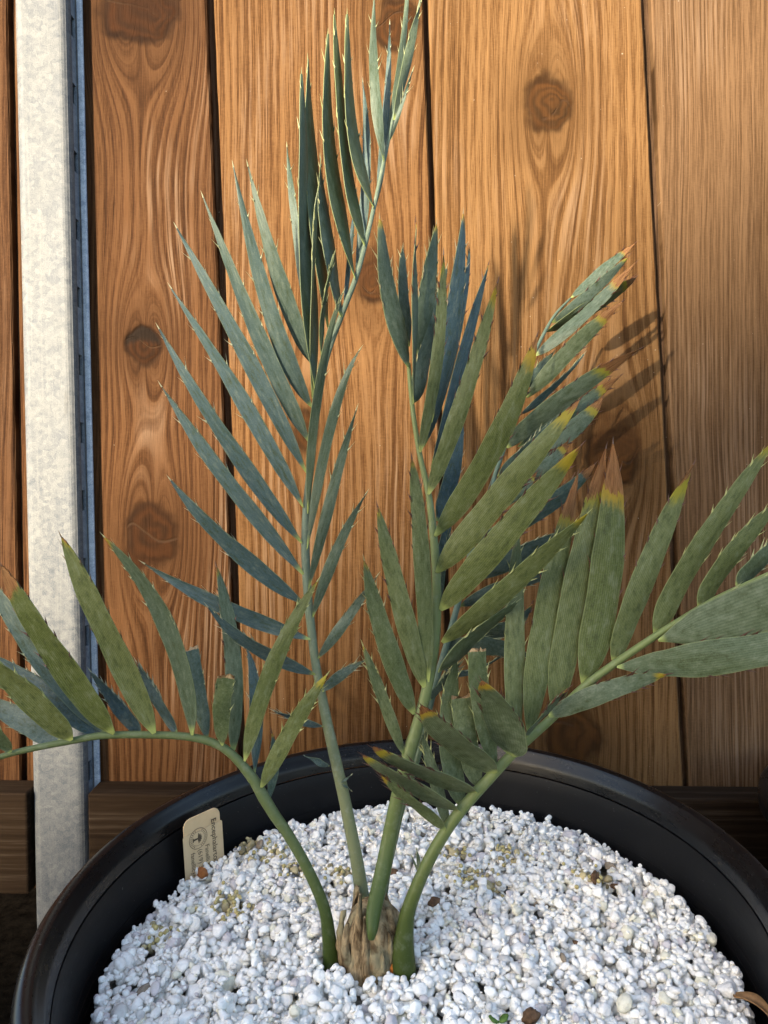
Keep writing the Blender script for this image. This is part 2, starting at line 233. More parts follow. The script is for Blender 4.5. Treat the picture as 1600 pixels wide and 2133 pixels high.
# node expression helper -------------------------------------------------
class E:
    def __init__(self, tree, sock): self.t = tree; self.s = sock
    def _m(self, op, *a):
        n = self.t.nodes.new('ShaderNodeMath'); n.operation = op
        for i, q in enumerate((self,) + a):
            if isinstance(q, E): self.t.links.new(q.s, n.inputs[i])
            else: n.inputs[i].default_value = q
        return E(self.t, n.outputs[0])
    def __add__(s, o): return s._m('ADD', o)
    def __radd__(s, o): return s._m('ADD', o)
    def __sub__(s, o): return s._m('SUBTRACT', o)
    def __rsub__(s, o): return (s * -1.0) + o
    def __mul__(s, o): return s._m('MULTIPLY', o)
    def __rmul__(s, o): return s._m('MULTIPLY', o)
    def __truediv__(s, o): return s._m('DIVIDE', o)
    def pow(s, o): return s._m('POWER', o)
    def sqrt(s): return s._m('SQRT')
    def sin(s): return s._m('SINE')
    def abs(s): return s._m('ABSOLUTE')
    def max(s, o): return s._m('MAXIMUM', o)
    def min(s, o): return s._m('MINIMUM', o)
    def step(s, a, b):                       # smoothstep, a may exceed b
        n = s.t.nodes.new('ShaderNodeMapRange'); n.interpolation_type = 'SMOOTHSTEP'
        s.t.links.new(s.s, n.inputs['Value'])
        lo, hi, p, q = (a, b, 0., 1.) if a < b else (b, a, 1., 0.)
        n.inputs['From Min'].default_value = lo; n.inputs['From Max'].default_value = hi
        n.inputs['To Min'].default_value = p; n.inputs['To Max'].default_value = q
        return E(s.t, n.outputs['Result'])

def comb(tree, x, y, z):
    n = tree.nodes.new('ShaderNodeCombineXYZ')
    for i, q in enumerate((x, y, z)):
        if isinstance(q, E): tree.links.new(q.s, n.inputs[i])
        else: n.inputs[i].default_value = q
    return n.outputs[0]

def nz(tree, vec, scale, detail=2., rough=.5, dist=0., col=False):
    n = tree.nodes.new('ShaderNodeTexNoise'); n.inputs['Scale'].default_value = scale
    n.inputs['Detail'].default_value = detail; n.inputs['Roughness'].default_value = rough
    n.inputs['Distortion'].default_value = dist
    if vec is not None: tree.links.new(vec, n.inputs['Vector'])
    return E(tree, n.outputs['Color' if col else 'Fac'])

def rgb(tree, c):
    n = tree.nodes.new('ShaderNodeRGB'); n.outputs[0].default_value = (*c, 1); return E(tree, n.outputs[0])

def mix(tree, fac, a, b, mode='MIX'):
    n = tree.nodes.new('ShaderNodeMix'); n.data_type = 'RGBA'; n.blend_type = mode
    for i, q in ((0, fac), (6, a), (7, b)):
        if isinstance(q, E): tree.links.new(q.s, n.inputs[i])
        elif i == 0: n.inputs[0].default_value = q
        else: n.inputs[i].default_value = (*q, 1)
    return E(tree, n.outputs[2])

def ramp(tree, fac, stops):
    n = tree.nodes.new('ShaderNodeValToRGB'); cr = n.color_ramp
    while len(cr.elements) < len(stops): cr.elements.new(.5)
    for e, (p, c) in zip(cr.elements, stops): e.position = p; e.color = (*c, 1)
    tree.links.new(fac.s, n.inputs[0]); return E(tree, n.outputs[0])

def new_mat(name, rough=.6, spec=.4, metal=0.):
    m = bpy.data.materials.new(name); m.use_nodes = True
    b = m.node_tree.nodes['Principled BSDF']
    b.inputs['Roughness'].default_value = rough; b.inputs['Metallic'].default_value = metal
    b.inputs['Specular IOR Level'].default_value = spec
    return m, m.node_tree, b

def setc(tree, b, e, key='Base Color'): tree.links.new(e.s, b.inputs[key])

def bump(tree, b, h, strength, dist):
    n = tree.nodes.new('ShaderNodeBump'); n.inputs['Strength'].default_value = strength
    n.inputs['Distance'].default_value = dist
    tree.links.new(h.s, n.inputs['Height']); tree.links.new(n.outputs[0], b.inputs['Normal'])

def coords(tree, kind='Object'):
    n = tree.nodes.new('ShaderNodeTexCoord'); s = tree.nodes.new('ShaderNodeSeparateXYZ')
    tree.links.new(n.outputs[kind], s.inputs[0])
    return n.outputs[kind], E(tree, s.outputs[0]), E(tree, s.outputs[1]), E(tree, s.outputs[2])

# ------------------------------------------------------------------ materials
def wood_mat(name, seed, knots, light, mid, dark, freq=60., weather=.3, contrast=1., blotch=.5):
    """softwood board: growth bands flow round knots.  knots: (x, z, rx, rz, kind)"""
    m, t, b = new_mat(name, .75, .05)
    vec, x, y, z = coords(t)
    wob = nz(t, comb(t, x * 3.0, seed * 3.1, z * 2.2), 1.6, 2.) - .5
    wob2 = nz(t, comb(t, x * 20., seed * 1.7, z * 9.), 1., 2.) - .5
    psi = x + wob * .013 + wob2 * .0022
    kn2 = nz(t, comb(t, x * 42., seed * 6.1, z * 42.), 1., 2.) - .5
    kn3 = nz(t, comb(t, x * 38. + 9., seed * 8.1, z * 38.), 1., 2.) - .5
    kdark = None; kcrack = None; khole = None; kmask = None; kring = None; kedge = None; near = None
    for (kx, kz, rx, rz, kind) in knots:
        dx = x - kx; dz = z - kz
        r2 = (rx * 1.25) ** 2
        den = dx * dx + (dz * (rx / rz) * .42) * (dz * (rx / rz) * .42) + r2 * .35
        psi = psi - dx * r2 / den
        wx = (kn2 * .9 + wob2 * .8) * rx; wz = (kn3 * 1.1 + wob2 * .6) * rz
        d = (((dx + wx) / rx) * ((dx + wx) / rx) + ((dz + wz) / rz) * ((dz + wz) / rz)).sqrt() + kn2 * .2
        mk = d.step(1.18, .82); ed = (d - 1.0).abs().step(.30, .0); nr = d.step(3.4, .9)
        rg = ((d * (17. if kind else 12.) + wob2 * 7. + kn2 * 9.).sin()) * .28 + kn3 * .9 + .5
        rg = rg * mk
        if kind == 2:
            ho = ((dz / rz) + kn2 * .8).step(-.10, .30) * d.step(1.1, .85); khole = ho if khole is None else khole.max(ho)
        ck = (dz / rz - ((dx / rx) * (2.2 + 1.3 * math.sin(kx * 900)) + wob2 * 6. + 40 * kx).sin() * .28 - wob2 * .9).abs().step(.075, .01)
        kcrack = ck if kcrack is None else kcrack.max(ck)
        if kind == 3:
            db = ((dx / rx) * (dx / rx) * .6 + (dz / rz - .75) * (dz / rz - .75) * .8 + kn2 * 1.6).step(1.1, .1)
            kdark = db if kdark is None else kdark.max(db)
        kmask = mk if kmask is None else kmask.max(mk)
        kring = rg if kring is None else kring.max(rg)
        ek = ed * (1.0 if kind else .45)
        kedge = ek if kedge is None else kedge.max(ek)
        near = nr if near is None else near.max(nr)
    bands = nz(t, comb(t, psi * (freq * 2.1), seed * 5.3, z * 1.6), 1., 4., .62)
    fine = nz(t, comb(t, psi * 520., seed * 2.3, z * 9.), 1., 2., .6)
    fibre = nz(t, comb(t, x * 1500., seed, z * 45.), 1., 1., .5)
    ray_ = nz(t, comb(t, x * 260., seed * 1.3, z * 620.), 1., 1., .5)
    blot = nz(t, comb(t, x * 7., seed * 7.7, z * 2.2), 1., 3., .55)
    chk = nz(t, comb(t, x * 420., seed * 1.9, z * 22.), 1., 4., .7)
    reg = ((psi + (bands - .5) * .011 + blot * .012) * (freq * 11.)).sin() * (blot.step(.25, .65) * .8 + .2)
    v = (bands - .5) * (1.05 * contrast) + reg * (.19 * contrast) + .52 + (fine - .5) * 1.15 + (fibre - .5) * .8 + (ray_ - .5) * .26 + (chk - .5) * .35
    col = ramp(t, v, [(.06, dark), (.40, mid), (.62, light), (.95, tuple(min(1, c * 1.2) for c in light))])
    col = mix(t, (blot - .42) * blotch * 2.2, col, tuple(c * .62 for c in mid), 'MIX') if blotch else col
    # weathered pale bloom along the raised fibres
    wea = nz(t, comb(t, x * 14., seed * 9.1, z * 4.), 1., 3., .6).step(.45, .75) * (reg * .3 + fine).step(.35, .85) * (weather * 1.5)
    if near is not None: wea = wea * (1.0 - near.pow(.5))
    col = mix(t, wea, col, (.175, .120, .078))
    spk = nz(t, comb(t, x * 330., seed, z * 330.), 1., 1., .5).step(.80, .83) * .55
    col = mix(t, spk, col, (.30, .26, .21))
    # pitch stains
    st = nz(t, comb(t, x * 24., seed * 4.4, z * 3.), 1., 2.).step(.66, .80) * .45
    col = mix(t, st, col, dark)
    chk2 = nz(t, comb(t, psi * 150., seed * 6.6, z * 2.6), 1., 3., .6).step(.70, .74) * .7
    col = mix(t, chk2, col, tuple(c * .45 for c in dark))
    h = v * .6 + fibre * .25 - chk2 * .8
    if kmask is not None:
        kc = mix(t, kring * .7 + kn2 * .5, tuple(c * .22 for c in mid), (mid[0] * .85, mid[1] * .68, mid[2] * .50))
        cr = nz(t, comb(t, x * 36., seed * 3.3, z * 70.), 1., 3.)
        crack = kcrack * kmask * cr.step(.36, .5) * .9
        col = mix(t, near * .5, col, tuple(c * .62 for c in mid))
        col = mix(t, kmask * .9, col, kc)
        col = mix(t, kedge * (kn2 * 2.2 + .5).max(0.).min(1.) * .95, col, tuple(c * .4 for c in dark))
        col = mix(t, crack * .8, col, (.03, .016, .008))
        if kdark is not None: col = mix(t, kdark * .75, col, dark)
        if khole is not None:
            col = mix(t, khole * .93, col, (.008, .005, .003)); h = h - khole * 1.5
        h = h - kedge * .8 - crack
    setc(t, b, col)
    bump(t, b, h, .5, .0014)
    return m

def fx(px): return (px - 800) / 1400 * .66
def fz(py): return -(py - 1066.5) / 1400 * .66
def kn(px, py, rx, rz, kind=1): return (fx(px), fz(py), rx / 1400 * .66, rz / 1400 * .66, kind)

LIGHT, MID, DARK = (0.1010, 0.0517, 0.0199), (0.0647, 0.0295, 0.0099), (0.0291, 0.0118, 0.0038)
W = {}
W['edge'] = wood_mat('wood_edge_board', 1.3, [kn(-60, 700, 30, 40)], (0.0549, 0.0249, 0.0099), (0.0336, 0.0142, 0.0051), (0.0142, 0.0056, 0.0022), 70, .15)
W['knotty'] = wood_mat('wood_knotty_board', 2.9, [kn(296, 22, 74, 62, 3), kn(303, 716, 36, 40, 2), kn(318, 1112, 52, 66, 0)],
                       (0.0662, 0.0306, 0.0120), (0.0426, 0.0180, 0.0063), (0.0191, 0.0075, 0.0026), 95, .5, 1.0)
W['amber'] = wood_mat('wood_amber_board', 5.1, [kn(830, 45, 42, 52), kn(776, 592, 32, 46, 3), kn(640, 898, 26, 46, 0)],
                      LIGHT, MID, DARK, 70, .4, 1.1)
W['golden'] = wood_mat('wood_golden_board', 7.7, [kn(1142, 222, 46, 62), kn(1278, 948, 54, 60, 3), kn(1196, 1530, 56, 68, 0)],
                       (0.1169, 0.0630, 0.0247), (0.0767, 0.0372, 0.0126), (0.0370, 0.0163, 0.0053), 66, .35, 1.1)
W['plain'] = wood_mat('wood_plain_board', 9.2, [kn(1900, 500, 40, 60)], (0.0998, 0.0575, 0.0281), (0.0725, 0.0396, 0.0180), (0.0407, 0.0210, 0.0089), 120, .4, .8, .35)
W['backing'] = wood_mat('wood_backing_board', 11.4, [], (0.0673, 0.0382, 0.0212), (0.0443, 0.0250, 0.0127), (0.0222, 0.0117, 0.0056), 90, .2)

def rail_mat():
    m, t, b = new_mat('wood_rail', .8, .06)
    vec, x, y, z = coords(t)
    w = nz(t, comb(t, x * 3., y * 3., 1.), 1., 2.) - .5
    g = nz(t, comb(t, x * 3., y * 160., (z + w * .01) * 230.), 1., 2.)
    f = nz(t, comb(t, x * 30., y * 900., z * 900.), 1., 1.)
    c = ramp(t, g * .7 + f * .35, [(.2, (.006, .0033, .0016)), (.55, (.021, .0125, .0066)), (.85, (.058, .042, .028))])
    setc(t, b, c); bump(t, b, g + f * .3, .4, .001)
    return m
M_RAIL = rail_mat()

def galv_mat(name='galvanised_steel', k=1.):
    m, t, b = new_mat(name, .55, .08, .12)
    vec, x, y, z = coords(t)
    vo = t.nodes.new('ShaderNodeTexVoronoi'); vo.inputs['Scale'].default_value = 230.
    t.links.new(vec, vo.inputs['Vector'])
    vc = t.nodes.new('ShaderNodeSeparateColor'); t.links.new(vo.outputs['Color'], vc.inputs[0])
    sp = E(t, vc.outputs[0])
    st = nz(t, comb(t, x * 110., y * 110., z * 150.), 1., 5., .7, .8)
    cl = nz(t, vec, 26., 4., .6)
    grit = nz(t, vec, 900., 2., .6)
    v = sp * .12 + st * .36 + cl * .26 + grit * .44 - .04
    c = ramp(t, v, [(.32, (.045, .052, .062)), (.45, (.075, .082, .090)), (.56, (.105, .110, .112)), (.72, (.150, .153, .148))])
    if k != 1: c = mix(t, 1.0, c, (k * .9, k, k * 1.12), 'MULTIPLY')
    drip = nz(t, comb(t, x * 300., y * 300., z * 5.), 1., 4., .65).step(.50, .70) * .35
    c = mix(t, drip, c, (.16, .16, .15))
    spots = nz(t, comb(t, x * 90., y * 90., z * 18.), 1., 3.).step(.68, .76) * .35
    c = mix(t, spots, c, (.045, .045, .045))
    setc(t, b, c)
    setc(t, b, grit * .25 + cl * .3 + .30, 'Roughness')
    bump(t, b, st * .6 + grit * .5 + sp * .2, .35, .0006)
    return m
M_GALV = galv_mat(); M_GALV_STRIP_LIT = galv_mat('galvanised_steel_strip_lit', 1.9); M_GALV_LIP_LIT = galv_mat('galvanised_steel_lip_lit', 4.)  # strip and lip copies brightened: their light is put into the colour

def pot_mat(name='black_plastic', spec=.20, r0=.26):
    m, t, b = new_mat(name, .45, spec)
    vec, x, y, z = coords(t)
    dust = nz(t, vec, 22., 4., .62)
    scr = nz(t, comb(t, x * 60., y * 60., z * 340.), 1., 3., .7)
    spk = nz(t, vec, 520., 1., .5).step(.74, .79)
    c = ramp(t, dust * .7 + scr * .3, [(.35, (.0034, .0034, .0038)), (.6, (.0050, .0050, .0055)), (.8, (.012, .012, .012))])
    sca = nz(t, vec, 30., 5., .7).step(.60, .72) * nz(t, comb(t, x * 420., y * 60., z * 300.), 1., 3., .7).step(.55, .72)
    c = mix(t, sca * .5, c, (.075, .073, .070))
    wm = nz(t, vec, 9., 5., .7, 1.2).step(.56, .70) * .22
    c = mix(t, wm, c, (.018, .0175, .017))
    c = mix(t, spk * .5, c, (.11, .105, .10))
    setc(t, b, c)
    setc(t, b, dust * .3 + scr * .15 + r0, 'Roughness')
    bump(t, b, scr * .6 + dust * .3, .15, .0008)
    return m
M_POT = pot_mat(); M_RIM = pot_mat('black_plastic_rim', .28, .06)

def pumice_mat():
    m, t, b = new_mat('pumice', .9, .08)
    vec, x, y, z = coords(t)
    at_ = t.nodes.new('ShaderNodeAttribute'); at_.attribute_name = 'tint'
    n = nz(t, vec, 420., 4., .7)
    big = nz(t, vec, 90., 3.)
    pores = nz(t, vec, 1500., 2., .6).step(.36, .26)
    c = mix(t, (n - .47) * .9, E(t, at_.outputs['Color']), (.55, .53, .49))
    c = mix(t, pores * .3, c, (.42, .40, .36))
    alg = big.step(.64, .74) * .22
    c = mix(t, alg, c, (.50, .46, .30))
    setc(t, b, c)
    bump(t, b, n + pores * -.8, .75, .0011)
    return m
M_PUM = pumice_mat()

def leaf_mat():
    m, t, b = new_mat('leaf_blade', .48, .17)
    uvv, u, v, _ = coords(t, 'UV')
    vec, x, y, z = coords(t)
    oi = t.nodes.new('ShaderNodeObjectInfo')
    sc = t.nodes.new('ShaderNodeSeparateColor'); t.links.new(oi.outputs['Color'], sc.inputs[0])
    blue, yel, brn = (E(t, sc.outputs[i]) for i in range(3))
    rnd = E(t, oi.outputs['Random'])
    cutv = E(t, oi.outputs['Alpha'])
    green = mix(t, rnd, (0.074, 0.094, 0.024), (0.102, 0.120, 0.038))
    glau = mix(t, rnd, (0.031, 0.060, 0.069), (0.050, 0.083, 0.089))
    col = mix(t, blue, green, glau)
    # parallel nerves
    w1 = nz(t, comb(t, u * 3., v * 6., rnd * 30.), 1., 1.) - .5
    ner = ((u + w1 * .006) * 94.).sin() * .5 + .5
    nst = (1.0 - blue) * .42 + .04
    col = mix(t, ner.pow(2.) * nst, col, (.014, .022, .007))
    # glaucous bloom, mottling, rubbed patches and old scale specks
    mot = nz(t, comb(t, u * 5., v * 16., rnd * 50.), 1., 4., .65)
    col = mix(t, mot.step(.50, .72) * .40, col, (0.1500, 0.1725, 0.1200))
    col = mix(t, mot.step(.52, .30) * .7, col, (0.0275, 0.0390, 0.0110))
    gr = nz(t, vec, 1100., 3., .7)
    col = mix(t, (gr - .47) * .9, col, (0.1650, 0.1800, 0.1250))
    spk = nz(t, comb(t, u * 26., v * 90., rnd * 90.), 1., 2.).step(.74, .78)
    col = mix(t, spk * .55, col, (.05, .04, .02))
    spk2 = nz(t, comb(t, u * 30., v * 110., rnd * 40. + 7.), 1., 2.).step(.745, .79)
    col = mix(t, spk2 * .5, col, (.32, .32, .26))
    # margins and the pale callus at the base
    mar = (u - .5).abs().step(.46, .5)
    col = mix(t, mar * .5, col, (.16, .185, .08))
    col = mix(t, v.step(.055, .012), col, (.22, .26, .08))
    # dying tips
    jit = (mot - .5) * .11 + (u - .5) * (rnd - .5) * .10 + (nz(t, comb(t, u * 14., v * 5., rnd * 33.), 1., 2.) - .5) * .05
    vy = v + jit
    ty = vy - (1.0 - (yel + brn))
    fy = ty.step(-.02, .045) * yel.step(0., .03)
    col = mix(t, fy * .92, col, mix(t, rnd, (.25, .155, .010), (.19, .175, .014)))
    tb = vy - (1.0 - brn)
    fb = tb.step(-.012, .006) * brn.step(0., .012)
    nb = nz(t, comb(t, u * 9., v * 14., rnd * 20.), 1., 3.)
    dead = ramp(t, nb * .6 + ner * .4, [(.25, (.040, .012, .004)), (.46, (.15, .058, .015)), (.75, (.26, .15, .065))])
    col = mix(t, fb, col, dead)
    nb0 = nz(t, comb(t, u * 22., 1., rnd * 9.), 1., 2.)
    # scissor-cut, dried edges
    ce = (v + (nb0 - .5) * .03 - .972).step(-.006, .006) * (1.0 - cutv)
    col = mix(t, ce, col, ramp(t, nb, [(.3, (.22, .12, .045)), (.6, (.40, .28, .15))]))
    setc(t, b, col)
    setc(t, b, fb * .3 + mot * .15 + .36, 'Roughness')
    bump(t, b, ner * (1.0 - blue) * .7 + gr * .3, .22, .0005)
    b.inputs['Subsurface Weight'].default_value = 0.
    return m
M_LEAF = leaf_mat()

def spine_mat():
    m, t, b = new_mat('leaf_spine', .5, .4)
    oi = t.nodes.new('ShaderNodeObjectInfo')
    sc = t.nodes.new('ShaderNodeSeparateColor'); t.links.new(oi.outputs['Color'], sc.inputs[0])
    blue, brn = E(t, sc.outputs[0]), E(t, sc.outputs[2])
    c = mix(t, blue, (.22, .23, .075), (.22, .225, .14))
    c = mix(t, brn.step(0., .02), c, (.06, .022, .010))
    setc(t, b, c); return m
M_SPINE = spine_mat()

def stalk_mat(name, base, top, z0, z1, pale=.25):
    m, t, b = new_mat(name, .45, .2)
    vec, x, y, z = coords(t)
    g = nz(t, vec, 160., 4., .65)
    st = nz(t, comb(t, x * 700., y * 700., z * 60.), 1., 2.)
    geo = t.nodes.new('ShaderNodeNewGeometry'); s = t.nodes.new('ShaderNodeSeparateXYZ')
    t.links.new(geo.outputs['Position'], s.inputs[0])
    zz = E(t, s.outputs[2])
    c = mix(t, zz.step(z0, z1), base, top)
    c = mix(t, g.step(.5, .72) * pale, c, (.20, .22, .155))
    c = mix(t, st.step(.55, .8) * .3, c, tuple(q * .55 for q in top))
    spk = nz(t, vec, 900., 2.).step(.72, .78)
    c = mix(t, spk * .4, c, (.05, .04, .02))
    setc(t, b, c); bump(t, b, g + st * .6, .25, .0006)
    return m
M_STALK = {
    'A': stalk_mat('stalk_green', (0.0425, 0.0625, 0.0110), (0.0825, 0.1075, 0.0425), .33, .43),
    'B': stalk_mat('stalk_pale', (.145, .160, .080), (.110, .145, .100), .40, .60, .7),
    'C': stalk_mat('stalk_olive', (.045, .068, .014), (.125, .155, .058), .35, .47),
    'D': stalk_mat('stalk_yellow_green', (0.0425, 0.0600, 0.0100), (0.1300, 0.1600, 0.0575), .33, .46),
    'E': stalk_mat('stalk_blue_green', (0.0600, 0.0850, 0.0275), (0.0850, 0.1250, 0.0900), .36, .50),
}

def caudex_mat():
    m, t, b = new_mat('caudex_bark', .8, .08)
    vec, x, y, z = coords(t)
    g = nz(t, comb(t, x * 260., y * 260., z * 70.), 1., 4., .65, .6)
    p = nz(t, vec, 55., 3.)
    c = ramp(t, g * .7 + p * .3, [(.33, (.035, .020, .009)), (.42, (.13, .085, .042)), (.53, (.30, .215, .115)), (.70, (.48, .35, .18))])
    c = mix(t, p.step(.46, .62) * .6, c, (.20, .205, .125))
    c = mix(t, nz(t, vec, 90., 3.).step(.56, .68) * .7, c, (.055, .032, .015))
    setc(t, b, c); bump(t, b, g, .8, .002)
    return m
M_CAUDEX = caudex_mat()

def noisy_mat(name, a, c2, scale, rough=.7, bmp=.3, dist=.001, spec=.08):
    m, t, b = new_mat(name, rough, spec)
    vec, x, y, z = coords(t)
    g = nz(t, vec, scale, 4., .6)
    setc(t, b, ramp(t, g, [(.3, a), (.7, c2)])); bump(t, b, g, bmp, dist)
    return m
M_CHIP = noisy_mat('bark_chip', (.05, .028, .015), (.17, .10, .055), 300., .85)
M_DRY = noisy_mat('dry_leaf', (.12, .06, .025), (.30, .17, .075), 200., .75)
M_SEED = noisy_mat('seed_husk', (.20, .07, .022), (.38, .15, .05), 200., .55)
M_ORANGE = noisy_mat('orange_scar', (.26, .075, .012), (.42, .15, .03), 300., .8)
M_SPROUT = noisy_mat('sprout_green', (.05, .10, .02), (.12, .20, .05), 300., .5)
M_BEAD = noisy_mat('fertiliser_bead', (.30, .235, .08), (.58, .50, .24), 500., .5)
M_TAG = noisy_mat('tag_plastic', (.56, .40, .22), (.62, .45, .26), 90., .5, .05)
M_FILM = noisy_mat('tag_film', (.56, .41, .23), (.62, .46, .27), 90., .35, .05)
M_INK = noisy_mat('tag_ink', (.075, .055, .035), (.11, .08, .05), 600., .6, .0)
M_SOIL = noisy_mat('dark_soil', (.0015, .0011, .0008), (.006, .0045, .003), 60., .95, .6, .004, 0.)
M_SHADE_WALL = noisy_mat('shade_wall', (.25, .22, .19), (.33, .30, .26), 8., .9)
M_SUBSTRATE = noisy_mat('substrate', (.16, .14, .10), (.40, .37, .30), 400., .95)

# ------------------------------------------------------------------ ground
g = mesh_obj('ground', [(-30, -30, 0), (30, -30, 0), (30, 30, 0), (-30, 30, 0)], [(0, 1, 2, 3)], M_SOIL, None, False)
g['kind'] = 'structure'

# unseen wall, added out of frame to shade the lower fence and pumice
SUNH = Vector((SUN_TO.x, SUN_TO.y, 0)).normalized()
TOPZ = .37 + 10.0 * SUN_TO.z / math.hypot(SUN_TO.x, SUN_TO.y)
wb = MB(); wb.box((-7, -.1, 0), (7, .1, TOPZ)); wb.box((-7.1, -.14, TOPZ + .003), (7.1, .14, TOPZ + .06))
wall = wb.build('wall', M_SHADE_WALL, None, False, tuple(Vector((0, .26, 0)) + SUNH * 10.0))
wall.rotation_euler.z = math.atan2(SUNH.x, -SUNH.y) * -1
tag(wall, 'unseen wall added behind the camera to shade the lower fence', 'wall', None, 'structure')

# ------------------------------------------------------------------ fence
fence = empty('wooden_fence', G_FENCE, 'weathered brown wooden board fence standing behind the potted plant', 'fence')
fence.matrix_world = Matrix.Translation(G_FENCE) @ CAM_R.to_4x4()

def board(x_tl, x_tr, slope_l, slope_r, mat, y_top=-420, y_bot=1850, th=.009, yo=0.):
    # pixel-measured edges turned into the fence's own plane (metres)
    n = 60; v = []; f = []
    rnd = random.Random(int(x_tl))
    for i in range(n + 1):
        py = y_top + (y_bot - y_top) * i / n
        jl, jr = rnd.uniform(-.6, .6), rnd.uniform(-.6, .6)
        xl = fx(x_tl + slope_l * py + jl); xr = fx(x_tr + slope_r * py + jr); z = fz(py)
        c = .0016
        v += [(xl, yo + th, z), (xl, yo + c, z), (xl + c, yo, z), (xr - c, yo, z), (xr, yo + c, z), (xr, yo + th, z)]
    for i in range(n):
        for k in range(5):
            a = i * 6 + k; f.append((a, a + 6, a + 7, a + 1))
    f.append(tuple(range(6))); f.append(tuple(n * 6 + k for k in reversed(range(6))))
    return mesh_obj('board', v, f, mat, fence, False)
board(-440, 15, .0175, .0175, W['edge'])
board(27, 429, .0175, .0425, W['knotty'])
board(445, 881, .0425, .036, W['amber'])
board(892, 1337, .036, .053, W['golden'])
board(1357, 1830, .0485, .05, W['plain'])
for (a, b_) in ((-200, 230), (240, 660), (670, 1110), (1120, 1560), (1570, 1990)):
    bb = board(a, b_, .036, .036, W['backing'], yo=.0098, th=.012); bb.name = 'backing_board'
# rail: level, in front of the boards
RZ = -(1629 - 1066.5) / 1400 * .66
for xa, xb in ((-.75, -.335), (-.278, .75)):       # notched round the post
    rb = MB(); rb.box((xa, -.030, -.098), (xb, -.0015, 0))
    rail = rb.build('rail', M_RAIL, fence, False, (0, 0, RZ), bevel=.002)
    rail.rotation_euler = (-CAM_R.to_euler().x, rad(.5), 0)

# ------------------------------------------------------------------ galvanised post
def post():
    z0 = .0
    d = .636
    P = lambda px, py, zz: Vector((-.0075, -.398, .622)) + CAM_R @ Vector(((px - 800) / 1400, 1, -(py - 1066.5) / 1400)) * zz
    top, bot = P(75, -300, d), P(126, 1900, d)
    ax = (top - bot).normalized()
    bot = bot - ax * (bot.z / ax.z); H = (top - bot).length
    ex = (Vector((1, 0, 0)) - ax * ax.x).normalized(); ey = ax.cross(ex).normalized()
    m = Matrix((ex, ey, ax)).transposed().to_4x4(); m.translation = bot
    w, dp, t, lip = .0516, .0225, .0024, .005
    root = empty('galvanised_post', (0, 0, 0), 'galvanised steel channel post standing left of the pot against the fence', 'post')
    root.matrix_world = m
    # front, left web and back with rounded front-right corner and inturned lips
    prof = []
    R_ = .0085
    def arc(cx, cy, r, a0, a1, n=6):
        return [(cx + r * math.cos(rad(a0 + (a1 - a0) * i / n)), cy + r * math.sin(rad(a0 + (a1 - a0) * i / n))) for i in range(n + 1)]
    outer = [(w/2 - .0008, lip)] + arc(w/2 - R_, R_, R_, 0, -90) + arc(-w/2 + R_, R_, R_, -90, -180) + [(-w/2, dp - .002), (-w/2 + .002, dp)]
    outer += [(w/2, dp), (w/2, dp - t)]
    inner = [(w/2 - t, dp - t), (-w/2 + t, dp - t), (-w/2 + t, t), (w/2 - t, t), (w/2 - t - .0004, lip)]
    prof = outer + inner
    n = len(prof); v = []; f = []
    seg = 40
    for i in range(seg + 1):
        for (a, c) in prof: v.append((a, c, H * i / seg))
    for i in range(seg):
        for k in range(n):
            a = i * n + k; b2 = i * n + (k + 1) % n
            f.append((a, b2, b2 + n, a + n))
    mesh_obj('channel', v, f, M_GALV, root, False)
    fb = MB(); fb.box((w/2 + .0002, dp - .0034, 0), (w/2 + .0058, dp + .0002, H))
    fb.build('back_flange', M_GALV_LIP_LIT, root, bevel=.0012)  # brighter steel copy: the light on the lip is in its colour
    # perforated strip added on the open side; bright rungs stand in for sunlit patches
    sb = MB()
    pitch, hole = .0655, .020
    z = .02; xs0, xs1 = w/2 - .0035, w/2 - .0012
    y0, y1 = lip + .0006, dp - t - .0003
    sb.box((xs0, y0, 0), (xs1, y0 + .0012, H)); sb.box((xs0, y1 - .0012, 0), (xs1, y1, H))
    k0 = None
    zz = -pitch
    off = (P(160, 1040, .61) - bot).dot(ax) % pitch
    zc = off - pitch
    while zc < H:
        a = max(0, zc + hole / 2); b3 = min(H, zc + pitch - hole / 2)
        if b3 > a: sb.box((xs0 + .0001, y0 + .0012, a), (xs1 - .0001, y1 - .0012, b3))
        zc += pitch
    sb.build('perforated_strip', M_GALV_STRIP_LIT, root)
    return root
post()

# ------------------------------------------------------------------ pots
def lathe(prof, n=160):
    v = []; f = []
    for i in range(n):
        a = 2 * math.pi * i / n
        for (r, z) in prof: v.append((r * math.cos(a), r * math.sin(a), z))
    k = len(prof)
    for i in range(n):
        j = (i + 1) % n
        for q in range(k - 1): f.append((i * k + q, j * k + q, j * k + q + 1, i * k + q + 1))
    return v, f

